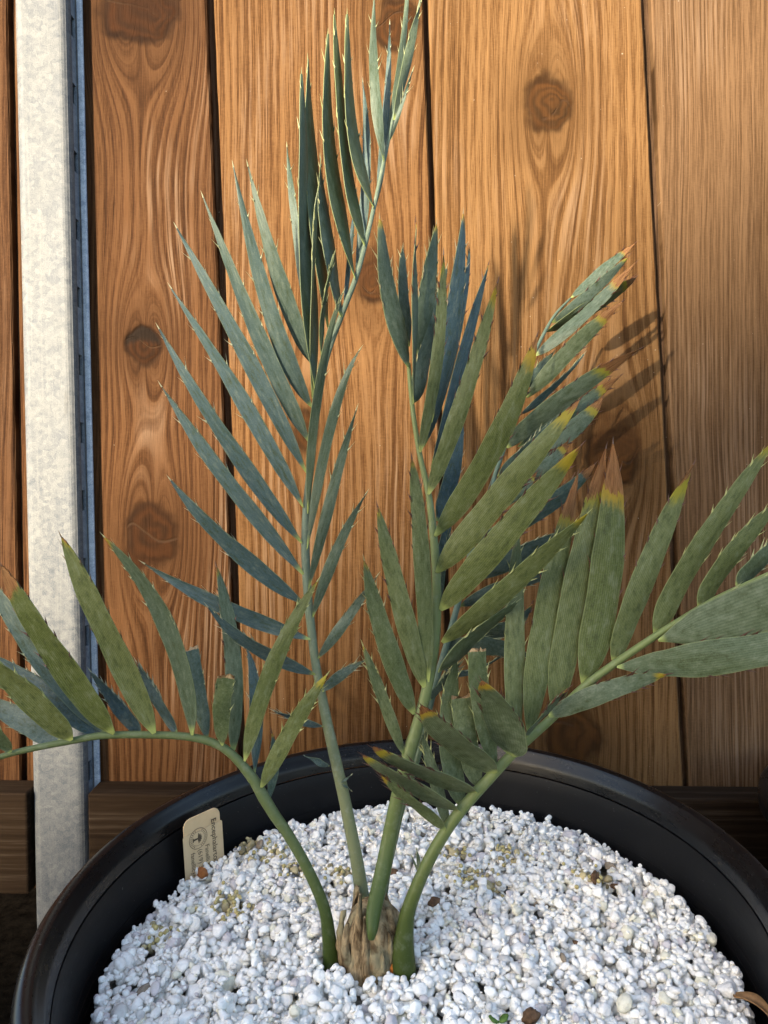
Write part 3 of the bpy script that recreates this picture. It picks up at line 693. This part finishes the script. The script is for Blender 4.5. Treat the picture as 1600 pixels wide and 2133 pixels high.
def nursery_pot(loc, R0, rim_z, label, wall_drop, parts_group=None):
    root = empty('nursery_pot', loc, label, 'plant pot')
    Rb = R0 * .78
    ri = R0 - .017
    body = [(Rb * .2, .004), (Rb - .004, .004), (Rb, .010), (R0 - .012, rim_z - .030), (R0 - .012, rim_z - .020)]
    inn = [(ri + .0005, rim_z - .019)]
    zz = rim_z - .024; r = ri - .0008
    k = 0
    while zz > rim_z - .34 * rim_z:
        sl = .10
        inn.append((r, zz)); zz -= .006; r -= .006 * sl
        if 2 < k < 9:                # fine moulded grooves below the rim
            inn += [(r, zz), (r + .0004, zz - .0002), (r + .0004, zz - .0004), (r, zz - .0006)]; zz -= .0006
        k += 1
    inn += [(r, zz), (Rb - .012, .012), (Rb * .2, .012)]
    v, f = lathe(body + inn)
    bo = mesh_obj('body', v, f, M_POT, root); bo.data.set_sharp_from_angle(angle=rad(25))
    # rolled rim bead
    rim = [(R0 - .0125, rim_z - .0195), (R0 - .003, rim_z - .0215), (R0, rim_z - .0185), (R0 + .0005, rim_z - .010),
           (R0 - .0005, rim_z - .004), (R0 - .0032, rim_z - .0008), (R0 - .0062, rim_z), (R0 - .0095, rim_z - .0010),
           (R0 - .0110, rim_z - .0032), (R0 - .0116, rim_z - .0054), (R0 - .0140, rim_z - .0080), (R0 - .0150, rim_z - .0120), (R0 - .0160, rim_z - .0178), (R0 - .0125, rim_z - .0195)]
    v, f = lathe(rim, 200)
    ro = mesh_obj('rim', v, f, M_RIM, root); ro.data.set_sharp_from_angle(angle=rad(38))
    return root
nursery_pot((0, 0, 0), RIM_R, RIM_Z, 'large round black plastic nursery pot filled with white pumice', .06)
p2 = nursery_pot((G_POT2[0] + .163, G_POT2[1] + .03, 0), .125, G_POT2[2], 'black plastic pot mostly out of frame at the right edge beside the fence', .05)
sub2 = mesh_obj('potting_mix', *(lambda vf: vf)(lathe([(.0002, G_POT2[2] - .05), (.104, G_POT2[2] - .05)], 64)), M_SUBSTRATE, None)
sub2.location = p2.location
tag(sub2, 'dark potting mix inside the pot at the right edge', 'potting mix', None, 'stuff')

# ------------------------------------------------------------------ pumice gravel
def pumice():
    rs = np.random.RandomState(5); rnd = random.Random(5)
    # base stones
    variants = {1: [], 2: [], 3: []}
    for lev, cnt in ((1, 4), (2, 12), (3, 10)):
        for k in range(cnt):
            bm = bmesh.new(); bmesh.ops.create_icosphere(bm, subdivisions=lev + (0 if lev < 3 else 0), radius=1.)
            off = Vector((rnd.uniform(0, 99), rnd.uniform(0, 99), rnd.uniform(0, 99)))
            planes = [(Vector((rnd.gauss(0, 1), rnd.gauss(0, 1), rnd.gauss(0, 1))).normalized(), rnd.uniform(.66, .90)) for _ in range(8)]
            sx = Vector((1, rnd.uniform(.68, 1.), rnd.uniform(.55, .85)))
            for vv in bm.verts:
                d = vv.co.normalized(); r = 1.
                for (pn, pd) in planes:
                    q = d.dot(pn)
                    if q > .05: r = min(r, pd / q)
                r *= 1 + .14 * noise.noise(d * 1.5 + off) + .045 * noise.noise(d * 4.0 + off) + .02 * noise.noise(d * 10 + off)
                c = d * r; vv.co = Vector((c.x * sx.x, c.y * sx.y, c.z * sx.z))
            co = np.array([v.co[:] for v in bm.verts]); fa = np.array([[v.index for v in fc.verts] for fc in bm.faces])
            bm.free(); variants[lev].append((co, fa))
    RR = .1885
    cell = .0007; N = int(2 * RR / cell) + 3
    H = np.full((N, N), 0.); X = (np.arange(N) * cell - RR)
    gx, gy = np.meshgrid(X, X, indexing='ij')
    H += .003 * np.sin(gx * 31 + 1) * np.cos(gy * 27) + .0015 * np.sin(gx * 90) * np.sin(gy * 77 + 2)
    cx, cy = G_CAUDEX[0] - .0, G_CAUDEX[1]
    CO = []; FA = []; TI = []; nv = 0
    obst = [(cx, cy, .0185)]
    for kk in 'AD':
        p = STALKS[kk][0]; obst.append((p[0] / 1000, p[1] / 1000, .006))
    plan = [(480, .0056, .0078), (2300, .0040, .0056), (5600, .0027, .0040), (5500, .0018, .0027), (2600, .0011, .0018)]
    order = []
    for (cnt, a, b) in plan:
        for i in range(cnt): order.append(rs.uniform(a, b))
    order = np.array(order)
    # mostly big first, small ones sift into the gaps, some big ones last
    key = -order + rs.normal(0, .0016, len(order)); order = order[np.argsort(key)]
    for r in order:
        for tr in range(12):
            x, y = rs.uniform(-RR, RR, 2)
            # coarser stones toward the front, finer toward the back
            if r > .0045 and rs.rand() < .35 + y * 2.2: continue
            if x * x + y * y < (RR - r * .9) ** 2 and all((x - ox) ** 2 + (y - oy) ** 2 > (orr + r * .8) ** 2 for ox, oy, orr in obst): break
        else: continue
        k = max(1, int(r * .8 / cell)); i = int((x + RR) / cell); j = int((y + RR) / cell)
        i0, i1, j0, j1 = max(0, i - k), min(N, i + k + 1), max(0, j - k), min(N, j + k + 1)
        sub = H[i0:i1, j0:j1]
        ii, jj = np.meshgrid(np.arange(i0, i1) - i, np.arange(j0, j1) - j, indexing='ij')
        q = 1 - (ii * ii + jj * jj) / max(1., (r * .82 / cell)) ** 2
        msk = q > .02
        if not msk.any(): continue
        sph = np.sqrt(np.clip(q, 0, 1)) * r * .66
        zc = (sub + sph)[msk]
        zc = np.percentile(zc, 66) - r * .18
        if zc + r > .013: 
            if rs.rand() < .85: continue
        H[i0:i1, j0:j1] = np.where(msk, np.maximum(sub, zc + sph * .95), sub)
        lev = 3 if r > .0032 else (2 if r > .0016 else 1)
        co, fa = variants[lev][rs.randint(len(variants[lev]))]
        # random rotation, kept fairly flat
        a, b2, c = rs.uniform(0, 6.28), rs.normal(0, .45), rs.normal(0, .45)
        ca, sa, cb, sb_, cc, sc_ = math.cos(a), math.sin(a), math.cos(b2), math.sin(b2), math.cos(c), math.sin(c)
        Rm = np.array([[ca, -sa, 0], [sa, ca, 0], [0, 0, 1]]) @ np.array([[1, 0, 0], [0, cb, -sb_], [0, sb_, cb]]) @ np.array([[cc, 0, sc_], [0, 1, 0], [-sc_, 0, cc]])
        st = rs.uniform(.85, 1.25)
        p = (co * np.array([r * st, r, r])) @ Rm.T + np.array([x, y, zc])
        CO.append(p); FA.append(fa + nv); nv += len(co)
        # each stone's own shade of white; yellowed and brown ones gather in old feeding spots
        pd = min(math.hypot(x - px, y - py) for px, py in G_PATCH)
        wv = rs.rand()
        base = np.array([.90, .868, .785]) * rs.uniform(.92, 1.03)
        if wv < .10: base = np.array([.72, .69, .62]) * rs.uniform(.85, 1)
        elif wv < .15: base = np.array([.66, .60, .57]) * rs.uniform(.85, 1)
        elif wv < .20: base = np.array([.74, .70, .54])
        elif wv > .994: base = np.array([.25, .20, .14])
        if pd < .016 and rs.rand() < .75 * (1 - pd / .016) and r < .0042:
            base = np.array([.46, .38, .20]) * rs.uniform(.55, 1.25)
        TI.append(np.tile(np.append(np.clip(base, 0, .90), 1), (len(co), 1)))
    CO = np.concatenate(CO); FA = np.concatenate(FA); TI = np.concatenate(TI)
    me = bpy.data.meshes.new('pumice_gravel')
    me.vertices.add(len(CO)); me.vertices.foreach_set('co', CO.ravel())
    me.loops.add(FA.size); me.loops.foreach_set('vertex_index', FA.ravel().astype(np.int32))
    me.polygons.add(len(FA)); me.polygons.foreach_set('loop_start', np.arange(0, FA.size, 3, dtype=np.int32))
    me.polygons.foreach_set('loop_total', np.full(len(FA), 3, dtype=np.int32))
    me.polygons.foreach_set('use_smooth', np.ones(len(FA), dtype=bool))
    at_ = me.color_attributes.new('tint', 'FLOAT_COLOR', 'POINT'); at_.data.foreach_set('color', TI.ravel())
    me.materials.append(M_PUM); me.update(calc_edges=True); me.validate()
    o = bpy.data.objects.new('pumice_gravel', me); COL.objects.link(o); o.location = (0, 0, PZ - .0055)
    tag(o, 'white pumice gravel covering the top of the big black pot', 'gravel', None, 'stuff')
    # potting mix under the stones
    v, f = lathe([(.0002, -.002), (RR + .0005, -.002)], 96)
    s = mesh_obj('potting_mix', v, f, M_SUBSTRATE, None, True, (0, 0, PZ - .0075))
    tag(s, 'potting mix beneath the white pumice in the big pot', 'potting mix', None, 'stuff')
    # feed beads
    mb = MB()
    bm = bmesh.new(); bmesh.ops.create_icosphere(bm, subdivisions=2, radius=1.)
    bv = [v.co.copy() for v in bm.verts]; bf = [[v.index for v in q.verts] for q in bm.faces]; bm.free()
    for (px, py) in G_PATCH:
        for k in range(rnd.randint(14, 26)):
            x = px + rnd.gauss(0, .0085); y = py + rnd.gauss(0, .0075)
            if x * x + y * y > .03: continue
            i = int((x + RR) / cell); j = int((y + RR) / cell)
            r = rnd.uniform(.0010, .0017)
            zc = H[i, j] + r * .5
            mb.add([q * r + Vector((x, y, zc)) for q in bv], bf)
    b = mb.build('fertiliser_beads', M_BEAD, None, True, (0, 0, PZ - .0055))
    tag(b, 'scattered yellowish fertiliser beads between the pumice stones', 'fertiliser', None, 'stuff')
    return lambda x, y: H[int((x + RR) / cell), int((y + RR) / cell)] + PZ - .0055
HGT = pumice()

# ------------------------------------------------------------------ cycad
plant = empty('cycad_plant', (G_CAUDEX[0], G_CAUDEX[1], PZ), 'blue green spiny cycad with five fronds rooted in white pumice', 'cycad')

def catmull(pts, sub=8):
    P = [Vector(p[:3]) for p in pts]; Rr = [p[3] for p in pts]; out = []
    n = len(P)
    for i in range(n - 1):
        p0, p1, p2, p3 = P[max(0, i - 1)], P[i], P[i + 1], P[min(n - 1, i + 2)]
        for k in range(sub):
            t = k / sub; t2 = t * t; t3 = t2 * t
            q = .5 * ((2 * p1) + (p2 - p0) * t + (2 * p0 - 5 * p1 + 4 * p2 - p3) * t2 + (3 * p1 - p0 - 3 * p2 + p3) * t3)
            out.append((q, Rr[i] + (Rr[i + 1] - Rr[i]) * t))
    out.append((P[-1], Rr[-1])); return out

def stalk(key, mat):
    pts = [[c / 1000 for c in p] for p in STALKS[key]]
    if key in 'AD':                      # root the flared stalk foot in the gravel
        p = pts[0]; pts.insert(0, [p[0] + (.004 if key == 'A' else -.002), p[1] + .002, PZ - .012, p[3] * 1.05])
    base = Vector(pts[0][:3])
    sm = catmull(pts)
    v = []; f = []; n = 14; pn = None
    for i, (q, r) in enumerate(sm):
        a = sm[max(0, i - 1)][0]; b = sm[min(len(sm) - 1, i + 1)][0]
        t = (b - a).normalized()
        if pn is None: pn = (Vector((1, 0, 0)) - t * t.x).normalized()
        else: pn = (pn - t * pn.dot(t)).normalized()
        bn = t.cross(pn)
        for k in range(n):
            an = 2 * math.pi * k / n
            rr = r * (1 + .05 * math.cos(3 * an) + .03 * noise.noise(Vector((i * .15, k * .9, 3.3))))
            v.append(q - base + (pn * math.cos(an) + bn * math.sin(an)) * rr)
    for i in range(len(sm) - 1):
        for k in range(n):
            a = i * n + k; b = i * n + (k + 1) % n
            f.append((a, b, b + n, a + n))
    f.append(tuple(range(n - 1, -1, -1))); f.append(tuple((len(sm) - 1) * n + k for k in range(n)))
    o = mesh_obj('frond', v, f, mat, plant, True, base - plant.location)
    return o, base

PROFILE = {
    'n': [(0, .10), (.02, .16), (.06, .38), (.12, .66), (.2, .88), (.32, 1), (.48, .97), (.65, .80), (.8, .54), (.9, .30), (.96, .13), (1, .02)],
    'b': [(0, .14), (.02, .22), (.05, .46), (.10, .72), (.18, .91), (.32, 1), (.52, .97), (.70, .83), (.82, .64), (.91, .42), (.97, .20), (1, .03)],
    'w': [(0, .12), (.02, .20), (.05, .42), (.11, .70), (.22, .92), (.38, 1), (.56, .98), (.70, .86), (.80, .70), (.86, .56), (.93, .30), (.97, .14), (1, .02)],
    'l': [(0, .05), (.04, .17), (.12, .42), (.25, .74), (.42, .97), (.6, 1), (.78, .92), (.9, .62), (1, .03)],
    'c': [(0, .14), (.03, .26), (.10, .58), (.22, .86), (.45, 1), (.8, 1), (1, .96)],
}
def prof(k, v):
    p = PROFILE[k]
    for (a, b), (c, d) in zip(p[:-1], p[1:]):
        if v <= c:
            t = (v - a) / (c - a); t = t * t * (3 - 2 * t) * .4 + t * .6
            return b + (d - b) * t
    return p[-1][1]

LEAF_RND = random.Random(11)
def leaflet(frond, fbase, L):
    key, b, m, t, side, wid, pr, blue, yel, brn, cut = L
    R = LEAF_RND
    b, m, t = (Vector(q) / 1000 for q in (b, m, t)); side = Vector(side); wid /= 1000
    c2 = m * 2 - (b + t) * .5            # quadratic through the middle point
    nv, nu = (30, 6); v = []; f = []; uv = []
    ln = (t - b).length
    th = .0005
    tw = R.uniform(-.12, .12); ph = R.uniform(0, 6)
    P = lambda s: b * (1 - s) ** 2 + c2 * (2 * s * (1 - s)) + t * s * s
    T = lambda s: ((c2 - b) * (1 - s) + (t - c2) * s).normalized()
    def frame(s):
        tt = T(s); sd = (side - tt * side.dot(tt)).normalized(); nn = sd.cross(tt)
        a = tw * (s - .4)
        return tt, sd * math.cos(a) + nn * math.sin(a), nn * math.cos(a) - sd * math.sin(a)
    rows = []
    for i in range(nv + 1):
        s = i / nv
        if pr != 'c': s = s ** .92
        tt, sd, nn = frame(s); c = P(s); w = wid * prof(pr, s) * .5
        w *= 1 + .035 * math.sin(s * 17 + ph)
        w = max(w, .0003)
        row = []
        for sgn in (1, -1):
            for j in range(nu + 1):
                u = j / nu * 2 - 1
                hh = -.10 * w * (1 - u * u) + .0006 * math.sin(s * 9 + ph + u)
                q = c + sd * (w * u) + nn * (hh + sgn * th * .5)
                if cut and i == nv: q = q + tt * (R.uniform(-.0026, .0012) + u * .0018 * math.sin(ph * 3))
                row.append(len(v)); v.append(q - b); uv.append((u * .5 + .5, s))
        rows.append(row)
    k = nu + 1
    for i in range(nv):
        A, B = rows[i], rows[i + 1]
        for j in range(nu):
            f.append((A[j], A[j + 1], B[j + 1], B[j])); f.append((A[k + j + 1], A[k + j], B[k + j], B[k + j + 1]))
        f.append((A[0], B[0], B[k], A[k])); f.append((A[nu], A[k + nu], B[k + nu], B[nu]))
    A = rows[0]; f.append(tuple(A[j] for j in range(nu, -1, -1)) + tuple(A[k + j] for j in range(k)))
    A = rows[-1]; f.append(tuple(A[j] for j in range(k)) + tuple(A[k + j] for j in range(nu, -1, -1)))
    nbody = len(f)
    # marginal and terminal spines
    def spine(s, sgn, length, ang, wb=.0013):
        tt, sd, nn = frame(s); w = wid * prof(pr, s) * .5
        p0 = P(s) + sd * (sgn * (w - .0002)); w2 = wid * prof(pr, min(1, s + .02)) * .5
        d = (tt * math.cos(ang) + sd * (sgn * math.sin(ang)) + nn * R.uniform(-.25, .25)).normalized()
        q = [p0 - tt * wb * 1.3 - sd * sgn * .0003, p0 + tt * wb * .6 - sd * sgn * .0004, p0 + nn * wb * .32 , p0 - nn * wb * .32]
        mid = [p0 + d * length * .35 + x for x in (tt * -wb * .32, tt * wb * .32, nn * wb * .2, nn * -wb * .2)]
        tip = p0 + d * length + tt * length * .12
        n = len(v)
        for x in q + mid + [tip]: v.append(x - b); uv.append((.5, min(s, .93)))
        for (a, c) in ((0, 2), (2, 1), (1, 3), (3, 0)):
            f.append((n + a, n + c, n + 4 + c, n + 4 + a)); f.append((n + 4 + a, n + 4 + c, n + 8))
    small = ln < .03
    if not small:
        dens = {'n': 3, 'b': 5, 'w': 5, 'c': 3, 'l': 5}[pr]
        for sgn in (1, -1):
            for q in range(dens):
                s = .42 + (q + R.uniform(.1, .9)) / dens * (.5 if pr != 'c' else .5)
                spine(min(s, .95), sgn, R.uniform(.0042, .0078) * (1. if key != 'A' else .75), R.uniform(.2, .55), .0016 if pr == 'n' else .0021)
        if not cut:
            for sgn in (1, -1):
                spine(R.uniform(.93, .965), sgn, R.uniform(.0035, .006), R.uniform(.1, .3), .0010)
    if not cut:
        tt, sd, nn = frame(1); n = len(v)
        for x in (sd * .0005, nn * .0004, sd * -.0005, nn * -.0004, tt * (.005 if not small else .0015)):
            v.append(t + x - b); uv.append((.5, .9))
        f += [(n, n + 1, n + 4), (n + 1, n + 2, n + 4), (n + 2, n + 3, n + 4), (n + 3, n, n + 4)]
    fm = [0] * nbody + [1] * (len(f) - nbody)
    o = mesh_obj('leaflet', v, f, None, frond, True, b - fbase, [M_LEAF, M_SPINE], fm, uv)
    o.data.set_sharp_from_angle(angle=rad(40))
    o.color = (blue, yel, brn, 0. if cut else 1.)
    if cut == 1: o['label'] = 'leaflet cut straight across with a dry tan edge'
    elif cut == 2: o['label'] = 'leaflet with a torn ragged end'
    elif brn > .09: o['label'] = 'leaflet with a dead brown tip'
    elif yel >= .12: o['label'] = 'leaflet with a yellow tip'
    return o

FRONDS = {}
for key in 'ABCDE':
    fr, fb = stalk(key, M_STALK[key]); FRONDS[key] = (fr, fb)
FRONDS['A'][0]['label'] = 'olive frond arching low to the left across the post'
FRONDS['B'][0]['label'] = 'tall upright blue grey frond with long thin spiny leaflets'
FRONDS['C'][0]['label'] = 'upright olive green frond in the middle'
FRONDS['D'][0]['label'] = 'olive frond with broad brown tipped leaflets leaning to the right'
FRONDS['E'][0]['label'] = 'blue green frond at the back leaning right toward the fence'
for L in LEAFLETS: leaflet(*FRONDS[L[0]], L)

def caudex():
    v = []; f = []; n = 40; rings = 22
    for i in range(rings + 1):
        s = i / rings
        r = .0192 * math.sqrt(max(.05, 1 - ((s - .28) / .78) ** 2)) if s > .28 else .0192
        z = -.012 + s * .046
        for k in range(n):
            a = 2 * math.pi * k / n; d = Vector((math.cos(a), math.sin(a), 0))
            flute = 1 + .06 * math.sin(a * 5 + s * 2) + .16 * noise.noise(d * 1.8 + Vector((0, 0, s * 3))) + .07 * noise.noise(Vector((a * 3.2, s * 5, 4.))) - .10 * max(0, math.sin(a * 3.5 + 1.2 * math.sin(s * 5))) ** 8
            v.append(d * (max(.004, r) * flute) + Vector((.003 * s, 0, z)))
    for i in range(rings):
        for k in range(n):
            a = i * n + k; b = i * n + (k + 1) % n; f.append((a, b, b + n, a + n))
    f.append(tuple(rings * n + k for k in range(n)))
    c = mesh_obj('caudex', v, f, M_CAUDEX, plant, True)
    # dry bud scales standing round the crown
    rr = random.Random(4)
    for (a, w, h, lean) in ((-118, .012, .051, .003), (-168, .013, .038, .008), (-66, .011, .022, .010), (-30, .015, .041, .007), (35, .012, .042, .005), (130, .012, .046, .004), (-142, .011, .034, .009), (-4, .011, .028, .012), (-98, .009, .040, .006), (-48, .009, .030, .010)):
        d = Vector((math.cos(rad(a)), math.sin(rad(a)), 0)); sd = Vector((-d.y, d.x, 0))
        vv = []; ff = []
        nn = 9
        for i in range(nn + 1):
            s = i / nn; ww = w * (1 - s ** 1.5) * .5 * (1 + .18 * noise.noise(Vector((s * 7, a, 1.)))) + .0004
            c0 = d * (.0182 + lean * 1.25 * s - .011 * s * s) + Vector((0, 0, -.006 + h * s))
            for j in range(5):
                u = j / 4 * 2 - 1
                jit = .0016 * noise.noise(Vector((i * .7, j * 1.3, a)))
                vv.append(c0 + sd * ww * u - d * (.0035 * u * u) + d * jit)
        for i in range(nn):
            for j in range(4): q = i * 5 + j; ff.append((q, q + 1, q + 6, q + 5))
        o = mesh_obj('bud_scale', vv, ff, M_CAUDEX, plant, True)
        so = o.modifiers.new('thick', 'SOLIDIFY'); so.thickness = .0010
    # orange scar at the foot of the right-hand stalk
    bm = bmesh.new(); bmesh.ops.create_icosphere(bm, subdivisions=3, radius=1.)
    for q in bm.verts:
        k = 1 + .25 * noise.noise(q.co * 2.3); q.co = Vector((q.co.x * .0062 * k, q.co.y * .004 * k, q.co.z * .0062 * k))
    me = bpy.data.meshes.new('scar'); bm.to_mesh(me); bm.free(); me.materials.append(M_ORANGE)
    for p in me.polygons: p.use_smooth = True
    o = bpy.data.objects.new('scar', me); COL.objects.link(o); o.parent = plant
    o.location = Vector(G_ORANGE) - plant.location + Vector((0, .004, -.001))
caudex()

# ------------------------------------------------------------------ plant label
def plant_label():
    z0 = PZ - .02
    a = Vector(G_TAG); b = Vector(G_TAGR)
    ex = Vector((b.x - a.x, b.y - a.y, 0)); wid = .034; ex.normalize()
    ez = Vector((-.045, -.03, 1)).normalized(); ez = (ez - ex * ez.dot(ex)).normalized(); ey = ez.cross(ex)
    root = empty('plant_label', (0, 0, 0), 'cream plastic plant label with dark print stuck in the pumice by the pot wall', 'plant label')
    m = Matrix((ex, ey, ez)).transposed().to_4x4(); m.translation = Vector((a.x, a.y, PZ)) - ez * .03
    root.matrix_world = m
    H = .0745; sh = H - .0125
    def plate(name, pts, th, y, mat):
        n = len(pts); v = [(x, y, z) for x, z in pts] + [(x, y + th, z) for x, z in pts]
        f = [tuple(range(n)), tuple(range(2 * n - 1, n - 1, -1))] + [(i, i + n, (i + 1) % n + n, (i + 1) % n) for i in range(n)]
        return mesh_obj(name, v, f, mat, root, False)
    def arc(cx, cz, r, a0, a1, n=8): return [(cx + r * math.cos(rad(a0 + (a1 - a0) * i / n)), cz + r * math.sin(rad(a0 + (a1 - a0) * i / n))) for i in range(n + 1)]
    e = .0014
    stake = [(e, 0), (wid - e, 0)] + arc(wid - e - .006, H - .006, .006, 0, 90) + arc(e + .006, H - .006, .006, 90, 180)
    plate('stake', stake, .0011, 0, M_TAG)
    film = [(0, .004), (wid, .004), (wid, sh)] + [(wid - .0008, sh + .001), (.0008, sh + .001), (0, sh)]
    plate('film', film, .0004, -.0006, M_FILM)
    # print
    def text(s, x, z, size, bold=0.):
        cu = bpy.data.curves.new('print', 'FONT'); cu.body = s; cu.size = size; cu.extrude = .00003; cu.offset = bold
        to = bpy.data.objects.new('print', cu); COL.objects.link(to)
        bpy.context.view_layer.update()
        me = bpy.data.meshes.new_from_object(to.evaluated_get(bpy.context.evaluated_depsgraph_get()))
        bpy.data.objects.remove(to); bpy.data.curves.remove(cu)
        me.materials.clear(); me.materials.append(M_INK)
        o = bpy.data.objects.new('print', me); COL.objects.link(o); o.parent = root
        # reads downward: text x -> -z, text y -> +x
        o.matrix_parent_inverse = Matrix.Identity(4)
        o.matrix_local = Matrix(((0, 1, 0, x), (0, 0, -1, -.00072), (-1, 0, 0, z), (0, 0, 0, 1)))
        return o
    top = sh + .0055
    text('Encephalartos middelburgensis', wid - .0095, top, .0062, .00006).data.name = 'print'
    text('Fanelli Cycads', wid - .0160, top - .0175, .0052)
    text('(619) 322-07', wid - .0222, top - .0185, .0052)
    text('fanellicycads.com', wid - .0284, top - .0190, .0052)
    # round emblem: two rings and a little cycad
    v = []; f = []
    cx, cz = .0125, sh - .0045
    def ring(r0, r1):
        n0 = len(v); n = 40
        for i in range(n):
            a = 2 * math.pi * i / n
            for r in (r0, r1): v.append((cx + r * math.cos(a), -.00075, cz + r * math.sin(a)))
        for i in range(n):
            j = (i + 1) % n; f.append((n0 + 2 * i, n0 + 2 * j, n0 + 2 * j + 1, n0 + 2 * i + 1))
    ring(.0074, .0078); ring(.0052, .0054)
    def bar(p, q, w0, w1):
        p = Vector(p); q = Vector(q); d = (q - p).normalized(); s = Vector((-d.y, d.x)); n0 = len(v)
        for c in (p + s * w0, p - s * w0, q - s * w1, q + s * w1): v.append((cx + c.x, -.00075 - n0 * 1e-8, cz + c.y))
        f.append((n0, n0 + 1, n0 + 2, n0 + 3))
    # tree lies on its side, crown toward +x
    bar((-.0042, 0), (-.0002, .0), .0008, .0006); bar((-.0043, -.0016), (-.0043, .0016), .0004, .0004)
    for an in (-75, -50, -25, 0, 25, 50, 75):
        d = Vector((math.cos(rad(an)), math.sin(rad(an)))); bar((-.0002, 0), d * .0026, .0004, .0007); bar(d * .0026, d * .0040 + Vector((-.0008, 0)), .0007, .0002)
    for i in range(26):      # ring lettering too small to read
        a = 2 * math.pi * i / 26
        if 1.2 < (a % 3.14159) < 1.9: continue
        d = Vector((math.cos(a), math.sin(a))); bar(d * .0058, d * .0069, .00035, .00022)
    mesh_obj('emblem', v, f, M_INK, root, False)
plant_label()

# ------------------------------------------------------------------ litter
def chip(loc, sx, sy, sz, rz, label, mat=None, name='bark_chip', cat='bark chip', group=None):
    bm = bmesh.new(); bmesh.ops.create_icosphere(bm, subdivisions=3, radius=1.)
    off = Vector(loc) * 900
    for q in bm.verts:
        k = 1 + .35 * noise.noise(q.co * 1.6 + off) + .15 * noise.noise(q.co * 5 + off)
        q.co = Vector((q.co.x * sx * k, q.co.y * sy * k, q.co.z * sz * k))
    me = bpy.data.meshes.new(name); bm.to_mesh(me); bm.free(); me.materials.append(mat or M_CHIP)
    for p in me.polygons: p.use_smooth = True
    o = bpy.data.objects.new(name, me); COL.objects.link(o)
    z = HGT(loc[0], loc[1]) if math.hypot(loc[0], loc[1]) < .18 else loc[2]
    o.location = (loc[0], loc[1], z + sz * .35); o.rotation_euler = (.2, -.3, rz)
    return tag(o, label, cat, group)
chip(G_CHIPS[0], .0042, .0030, .0034, .4, 'dark brown chip on the pumice just right of the stalks')
chip(G_CHIPS[1], .0050, .0026, .0020, 1.2, 'rusty brown chip in the pumice near the right rear, left of a second one')
chip(G_CHIPS[2], .0056, .0018, .0016, -.8, 'slim brown sliver in the pumice near the right rear')
chip(G_CHIPS[3], .0034, .0026, .0022, .2, 'small brown chip behind the middle stalks')
chip(G_CHIPS[4], .0030, .0012, .0012, -1.0, 'tiny orange brown sliver among the stones at right')
chip(G_CHIPS[5], .0048, .0036, .0030, .3, 'dark brown chip at the bottom edge right of centre')
chip((G_TAG[0] + .0135, G_TAG[1] - .001, PZ), .0036, .0030, .0048, .3, 'reddish brown seed husk leaning at the foot of the plant label', M_SEED, 'seed_husk', 'seed husk')

def dry_leaf():
    a, b = Vector(G_DRY[0]), Vector(G_DRY[1])
    v = []; f = []; n = 14
    d = (b - a); d.z = 0; L_ = d.length * 1.6; d.normalize(); s = Vector((-d.y, d.x, 0))
    for i in range(n + 1):
        t = i / n; w = .0036 * math.sin(math.pi * min(1, t * .92 + .08)) ** .7 + .0003
        c = d * (L_ * t) + Vector((0, 0, .003 * math.sin(t * 3) - .004 * t)) + s * (.003 * math.sin(t * 2.6))
        for j in range(5):
            u = j / 4 * 2 - 1; v.append(c + s * w * u + Vector((0, 0, .0022 * u * u)))
    for i in range(n):
        for j in range(4): q = i * 5 + j; f.append((q, q + 1, q + 6, q + 5))
    z = max(HGT(a.x, a.y), PZ)
    o = mesh_obj('dry_leaf', v, f, M_DRY, None, True, (a.x, a.y, z + .004))
    so = o.modifiers.new('thick', 'SOLIDIFY'); so.thickness = .0006
    tag(o, 'curled dry brown leaf on the pumice at the lower right against the pot wall', 'dry leaf')
dry_leaf()

def seedling():
    a = Vector(G_GREEN); root = empty('seedling', (a.x, a.y, HGT(a.x, a.y) - .001), 'tiny green seedling leaf at the bottom edge of the pumice', 'seedling')
    for an in (20, 165):
        d = Vector((math.cos(rad(an)), math.sin(rad(an)), .5)).normalized(); s = d.cross(Vector((0, 0, 1))).normalized()
        v = []; f = []
        for i in range(9):
            t = i / 8; w = .0022 * math.sin(math.pi * (t * .9 + .05))
            for j in range(3): v.append(d * .006 * t + s * w * (j - 1) + Vector((0, 0, .003)))
        for i in range(8):
            for j in range(2): q = i * 3 + j; f.append((q, q + 1, q + 4, q + 3))
        o = mesh_obj('seed_leaf', v, f, M_SPROUT, root, True)
        so = o.modifiers.new('thick', 'SOLIDIFY'); so.thickness = .0005
seedling()
